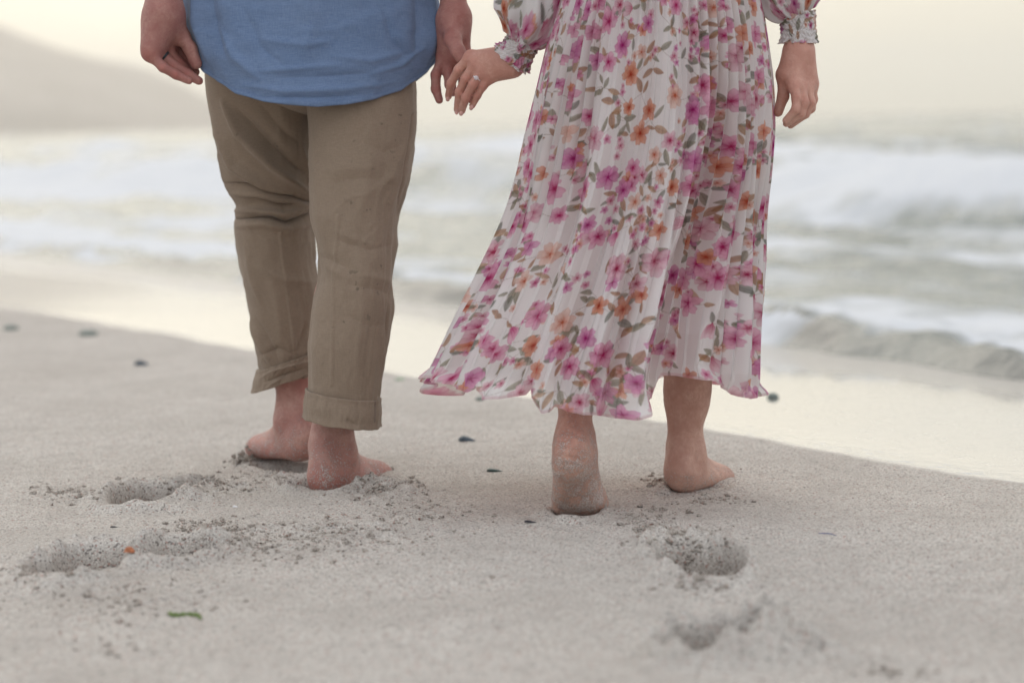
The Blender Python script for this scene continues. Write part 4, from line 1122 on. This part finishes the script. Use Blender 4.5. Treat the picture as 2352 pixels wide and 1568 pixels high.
# ------------------------------------------------------------------ dress
def dress():
    nb, nf = 1180, 300           # columns on the side seen from behind / on the front
    nr = 820
    th = np.concatenate([np.linspace(math.pi, 2 * math.pi, nb, endpoint=False), np.linspace(0, math.pi, nf, endpoint=False)])
    nc = nb + nf
    c, s = np.cos(th), np.sin(th)
    YC = 4.0
    yk = [-470, -330, -180, -60, 0, 100, 200, 300, 400, 500, 600, 700, 800, 860, 970]
    L_ = [1395, 1362, 1345, 1305, 1285, 1258, 1236, 1214, 1194, 1166, 1122, 1068, 1012, 980, 985]
    R_ = [1655, 1690, 1690, 1730, 1746, 1764, 1776, 1777, 1767, 1752, 1743, 1736, 1731, 1731, 1728]
    dk = [.095, .11, .105, .145, .155, .17, .18, .19, .20, .21, .225, .245, .265, .28, .29]
    hx = np.array([980, 1030, 1085, 1100, 1125, 1160, 1193, 1200, 1226, 1245, 1262, 1275, 1320, 1385, 1430, 1484, 1492, 1505, 1540, 1600, 1640, 1665, 1700, 1731])
    hy = np.array([853, 872, 889, 880, 905, 905, 902, 890, 928, 942, 938, 926, 943, 960, 955, 940, 915, 886, 882, 884, 900, 916, 921, 916])
    xn = 1355 + 376 * c
    zb = Pv(1400, np.interp(xn, hx, hy), 3.72 + .28 * (1 + s))[:, 2]
    zf = Pv(1400, 872 - 16 * np.sin(th * 9), 4.2)[:, 2]
    zside = sstep(-.15, .35, s)
    zh = zb * (1 - zside) + zf * zside
    ztop = P(1500, -470, YC)[2]
    v = np.linspace(0, 1, nr)[:, None]
    v = v
    Z = ztop + (zh[None] - ztop) * v
    # row in the photo at the dress's own depth, for the cross-sections
    yrow = 0 * Z
    zz = np.array([P(1450, y_, YC)[2] for y_ in yk])
    Lx = np.array([P(l, y_, YC)[0] for l, y_ in zip(L_, yk)]); Rx = np.array([P(l, y_, YC)[0] for l, y_ in zip(R_, yk)])
    fz = -zz
    Lc = cubic(fz, Lx, -Z); Rc = cubic(fz, Rx, -Z); dp = cubic(fz, dk, -Z); Yc = cubic(fz, [4.01 - .0 * i for i in range(len(yk))], -Z) - .03 * sstep(.5, .25, Z)
    a = th / (2 * math.pi)
    low = sstep(1.0, .25, Z)     # 0 at the waist, 1 near the hem
    # pleats, a sharp accordion whose width grows downwards
    npl = 74
    ph = a * npl + .35 * fbm(a * 9, a * 0, 201, 2)[None] + .25 * fbm(a[None] * 20, Z * 2.2, 203, 2)
    tri = np.abs(np.mod(ph, 1) * 2 - 1)
    tri = tri + .35 * (np.mod(ph, 1) - .5)
    amp = (.0045 + .0030 * low) * (.55 + .9 * sstep(-.3, .3, fbm(a[None] * 13, Z * 3, 205, 2)))
    rad = amp * (tri - .5) * 2 * (1 - .5 * sstep(.96, 1.0, v))
    # broad folds
    sw = a[None] * 2 * math.pi
    rad = rad + low ** 1.3 * (.013 * np.sin(sw * 11 + 2.2 * Z * 3 + .8) + .010 * np.sin(sw * 17 - 5 * Z) + .010 * np.sin(sw * 23 + 7 * Z)) * (.6 + .8 * (fbm(a[None] * 8, Z * 1.2, 207, 2) + .5))
    rad = rad + .012 * low * fbm(a[None] * 26, Z * 2.5, 209, 2)
    X_ = (Lc + Rc) / 2 + (Rc - Lc) / 2 * c; Y_ = Yc + dp * s
    # big inward fold between the legs
    p1 = [(1640, 250), (1600, 400), (1560, 540), (1520, 660), (1482, 770), (1478, 860), (1492, 990)]
    zl = np.array([P(x, y, 3.85)[2] for x, y in p1]); xl = np.array([P(x, y, 3.85)[0] for x, y in p1])
    xv = np.interp(-Z, -zl, xl)
    q = X_ - xv
    A_ = .17 * sstep(.78, .25, Z) * (s < 0)
    fold = np.where(q > 0, np.exp(-(q / .085) ** 2), sstep(-.012, .0, q)) * A_
    fold2 = .03 * sstep(.70, .3, Z) * (s < 0) * np.exp(-((q + .12) / .03) ** 2) - .012 * sstep(.8, .3, Z) * (s < 0) * np.exp(-((q + .045) / .03) ** 2)
    q2 = X_ - (xv + .10 + .02 * Z)
    fold3 = .03 * sstep(.65, .25, Z) * (s < 0) * np.exp(-(np.where(q2 > 0, q2 / .03, q2 / .008)) ** 2)
    Y_ = Y_ + fold + fold2 + fold3
    nx = c * dp; ny = s * (Rc - Lc) / 2; nl = np.hypot(nx, ny); nx /= nl; ny /= nl
    X_ = X_ + nx * rad * (.35 + .65 * np.abs(s)); Y_ = Y_ + ny * rad
    # right side panel behind stands out a little at the hem; buttock line
    V = np.stack([X_, Y_, Z], -1)
    V[..., 1] += .012 * sstep(.8, .9, Z) * (s < 0) * np.exp(-((X_ - WCX) / .03) ** 2)
    # hem turns out in small flips
    flip = sstep(.975, 1.0, v) * (.012 * np.sin(sw * 14 + 1) + .006)
    V[..., 0] += nx * flip; V[..., 1] += ny * flip
    V = V.reshape(-1, 3)
    u = np.repeat((a * 1.74)[None], nr, 0).ravel() + .12
    vv = (ztop - Z).ravel() * 1.0
    u = u + .0015 * rng.standard_normal(1)
    col = sample(u, vv)
    hemk = sstep(.9935, .997, np.repeat(v, nc, 1).ravel()) * .45
    col = col * (1 - hemk[:, None]) + np.array([.62, .36, .40]) * hemk[:, None]
    return mesh_obj('dress', V, grid_faces(nr, nc, True), MAT_PRINT, woman, colour=col)
dress_o = dress()

def puff(v, t_):
    k = np.sin(np.clip(v, 0, 1) * math.pi)
    return .0055 * np.sin(t_ * 9 + 2 * np.sin(v * 7)) * (.4 + .6 * v) + .004 * np.sin(t_ * 5 - 6 * v) + .002 * np.sin(t_ * 17 + 9 * v)
def ruche(v, t_): return .0009 * np.sin(t_ * 31 + 3 * np.sin(v * 17)) + .0008 * np.sin(v * 40 + 2 * np.sin(t_ * 5)) + .0012 * np.sin(t_ * 7 + v * 9) + .003 * np.clip(v - .82, 0, 1) * 5 * np.sin(t_ * 13 + 1)
tube('sleeve', [sL, P(1330, -560, 3.99), P(1262, -300, 4.01), P(1238, -120, 4.02), P(1228, -10, 4.03), P(1222, 45, 4.03), P(1208, 78, 4.04), P(1200, 92, 4.045)],
     [.055, .056, .062, .066, .062, .056, .036, .027], MAT_PRINT, dress_o, 260, 260, puff, lambda u, v: sample(u * 1.2 + .1, v + .2), flat=.9)
tube('sleeve_cuff', [P(1206, 84, 4.045), P(1197, 104, 4.05), P(1187, 122, 4.055), P(1176, 136, 4.06)], [.0275, .0285, .030, .036], MAT_PRINT, dress_o, 110, 300, ruche, lambda u, v: sample(u * 1.1 + .6, v * 1.2 + .5), flat=.85)
tube('sleeve', [sR, P(1735, -560, 3.99), P(1790, -300, 4.0), P(1806, -120, 4.0), P(1812, -40, 4.0), P(1818, -5, 4.0), P(1826, 22, 4.0), P(1832, 36, 4.0)],
     [.055, .056, .060, .060, .056, .052, .040, .026], MAT_PRINT, dress_o, 260, 260, puff, lambda u, v: sample(u * 1.2 + .9, v + .35), flat=.9)
tube('sleeve_cuff', [P(1831, 28, 4.0), P(1833, 50, 4.0), P(1834, 76, 4.0), P(1834, 100, 4.0)], [.0285, .0285, .0285, .0305], MAT_PRINT, dress_o, 110, 300, ruche, lambda u, v: sample(u * 1.1 + 1.2, v * 1.2 + .75), flat=.9)

# ------------------------------------------------------------------ rings
def torus(name, c, axis_, Rr, r_, mat, parent):
    n1, n2 = 40, 12
    ax = np.array(axis_, float); ax /= np.linalg.norm(ax); u_ = np.cross(ax, [0, 0, 1.]); u_ /= np.linalg.norm(u_); w_ = np.cross(ax, u_)
    V = []
    for i in range(n1):
        a = i / n1 * 2 * math.pi; d_ = math.cos(a) * u_ + math.sin(a) * w_
        for j in range(n2):
            b_ = j / n2 * 2 * math.pi; V.append(np.array(c) + d_ * (Rr + r_ * math.cos(b_)) + ax * r_ * math.sin(b_) * 1.6)
    Fs = [(i * n2 + j, ((i + 1) % n1) * n2 + j, ((i + 1) % n1) * n2 + (j + 1) % n2, i * n2 + (j + 1) % n2) for i in range(n1) for j in range(n2)]
    return mesh_obj(name, V, np.array(Fs), mat, parent)
MAT_SILVER = plain('silver', (.75, .72, .70), .2, 1.0); MAT_BLACK = plain('dark metal', (.03, .035, .04), .35, .6)
a_, b2 = P(1111, 160, 4.085), P(1087, 194, 4.08)
rg_ = torus('ring', a_ * .35 + b2 * .65, b2 - a_, .0088, .0009, MAT_SILVER, woman)
cpos = a_ * .35 + b2 * .65 + np.array([-.001, -.0098, .002])
mesh_obj('gemstone', ic2 * np.array([.004, .003, .004]) + cpos, if2, plain('gemstone', (.8, .72, .74), .08, 0, 1.0), rg_, smooth=False)
a_, b2 = P(360, 120, 4.17), P(398, 152, 4.172)
torus('ring', a_ * .60 + b2 * .40, b2 - a_, .0118, .0022, MAT_BLACK, man)

# nails on the visible fingertips
def nail(parent, p_, nrm, along, w=.0045, l=.006):
    nrm = np.array(nrm, float); nrm /= np.linalg.norm(nrm); along = np.array(along, float); along -= nrm * (along @ nrm); along /= np.linalg.norm(along); sd_ = np.cross(nrm, along)
    V = np.array([np.array(p_) + sd_ * q[0] * w + along * q[1] * l + nrm * (q[2] * .0012) for q in ic3]); mesh_obj('fingernail', V, if3, MAT_NAIL, parent)
for fp in ([P(1036, 192, 4.12), P(1030, 222, 4.14)], [P(1055, 212, 4.10), P(1050, 252, 4.12)], [P(1069, 226, 4.09), P(1061, 255, 4.11)], [P(1096, 220, 4.09), P(1085, 243, 4.10)]):
    dv = fp[1] - fp[0]; dv /= np.linalg.norm(dv)
    nm = np.array([0, -1, .0]); nm = nm - dv * (nm @ dv); nm /= np.linalg.norm(nm)
    nail(woman, fp[1] + nm * .0058 + dv * .001, nm, dv, .0036, .0055)

# ------------------------------------------------------------------ small things on the sand
def shell(name, px, py, L, W_, Hh, yaw, mat, label, cat, group=None, tilt=0.0, tip=.5):
    """half mussel shell, closed thin valve"""
    nr, nc = 26, 22; V = []
    for lay in (0, 1):
        for i in range(nr):
            u_ = i / (nr - 1)
            wd = W_ * (math.sin(math.pi * min(1, u_ ** tip)) ** .7 if 0 < u_ < 1 else 0) * .5
            for j in range(nc):
                a = math.pi * j / (nc - 1)
                hh = Hh * (math.sin(math.pi * u_ ** tip) ** .8 if 0 < u_ < 1 else 0)
                k = 1 - .12 * lay
                V.append(((u_ - .5) * L, wd * math.cos(a) * k, hh * math.sin(a) * k - .0006 * math.sin(u_ * 60) * math.sin(a)))
    V = np.array(V)
    n0 = nr * nc
    F1 = grid_faces(nr, nc); F2 = F1[:, ::-1] + n0
    F3 = []
    for i in range(nr - 1):
        F3 += [(i * nc, n0 + i * nc, n0 + (i + 1) * nc, (i + 1) * nc), (i * nc + nc - 1, (i + 1) * nc + nc - 1, n0 + (i + 1) * nc + nc - 1, n0 + i * nc + nc - 1)]
    FF = np.concatenate([F1, F2, np.array(F3)])
    o = mesh_obj(name, V, FF, mat)
    g = G(px, py); o.location = (g[0], g[1], hz(g[0], g[1]) + .0005); o.rotation_euler = (tilt, R(2), R(yaw))
    return tag(o, label, cat, group)
MAT_MUSSEL = plain('mussel shell', (.035, .055, .075), .3, 0, .6, 60); MAT_GREENSH = plain('dark green shell', (.006, .03, .025), .35, 0, .6, 60)
MAT_BLKSH = plain('black shell', (.015, .015, .022), .4); MAT_PEB = plain('grey green pebble', (.16, .19, .17), .7)
MAT_WHITE = plain('white shell chip', (.8, .8, .8), .4); MAT_ORANGE = plain('orange shell', (.45, .16, .07), .7); MAT_WEED = plain('green seaweed', (.13, .19, .05), .7, 0, .4, 200)
shell('mussel_shell', 325, 838, .042, .024, .013, 5, MAT_MUSSEL, 'dark blue mussel shell on dry sand left of the man, behind his legs', 'shell', tip=.7)
shell('mussel_shell', 1074, 1014, .036, .024, .010, -18, MAT_MUSSEL, 'blue-grey mussel shell lying between the two people, the farther one', 'shell')
shell('mussel_shell', 1137, 1084, .031, .018, .0055, -4, MAT_GREENSH, 'thin dark green shell half between the couple, nearer than the blue-grey mussel shell', 'shell')
shell('shell_sliver', 1219, 1205, .021, .008, .003, -14, MAT_BLKSH, 'thin black shell sliver on the sand beside the woman\'s raised foot', 'shell')
shell('shell_chip', 541, 1165, .010, .007, .003, 10, MAT_WHITE, 'tiny white shell chip behind the man\'s heel', 'shell')
shell('shell_chip', 384, 1229, .010, .006, .002, 0, MAT_WHITE, 'tiny white shell chip in front of the nearest left footprint', 'shell')
shell('shell_sliver', 263, 1208, .014, .006, .002, 5, MAT_BLKSH, 'small dark shell sliver between the two left footprints', 'shell')
shell('shell_fragment', 302, 1305, .014, .018, .008, 60, MAT_ORANGE, 'orange shell fragment on the rim of the long left footprint', 'shell')
def pebble(px, py, sx, sy, sz, mat, label, name='pebble', lift=.3, Yd=None):
    V = ic3 * np.array([sx, sy, sz]) * (1 + .16 * vnoise(ic3[:, 0] * 2 + px, ic3[:, 1] * 2 + ic3[:, 2], 5))[:, None]
    o = mesh_obj(name, V, if3, mat); g = G(px, py) if Yd is None else P(px, py, Yd)
    o.location = (g[0], g[1], hz(g[0], g[1]) + sz * lift) if Yd is None else tuple(g)
    return tag(o, label, 'pebble')
pebble(25, 757, .026, .03, .012, MAT_PEB, 'flat grey-green pebble at the left edge of the picture, near the wet sand')
pebble(203, 771, .030, .03, .013, MAT_PEB, 'flat grey-green pebble between the left-edge pebble and the dark mussel shell')
pebble(1102, 917, .010, .015, .006, MAT_PEB, 'small grey pebble below the left tip of the dress hem')
pebble(918, 872, .012, .015, .004, plain('pale green pebble', (.30, .38, .26), .8), 'faint pale green pebble right of the man\'s trouser leg')
pebble(1775, 880, .014, .02, .009, MAT_PEB, 'small dark pebble on wet sand right of the dress hem')
pebble(623, 1001, .0065, .0065, .0065, plain('blue bead', (.03, .10, .14), .15, 0, .8), 'small shiny dark blue stone on the man\'s left toes', 'pebble', Yd=4.60)
# seaweed and thread
def strand(name, pts, r_, mat, label, cat):
    pts = [np.array([*G(*q)[:2], 0]) for q in pts]
    for q in pts: q[2] = hz(q[0], q[1]) + r_ * .7
    o = tube(name, pts, [r_ * .5] + [r_] * (len(pts) - 2) + [r_ * .3], mat, None, 60, 12, lambda v, t_: r_ * .35 * np.sin(v * 60 + t_ * 2), th_=r_ * .2)
    return tag(o, label, cat)
strand('seaweed_strand', [(388, 1404), (400, 1412), (428, 1411), (448, 1412), (462, 1421)], .0028, MAT_WEED, 'small green seaweed strand on the sand at lower left', 'seaweed')
strand('thread', [(1880, 1226), (1900, 1226), (1922, 1231)], .0008, plain('blue thread', (.12, .14, .28), .8), 'short thin blue thread on the sand right of the woman', 'thread')
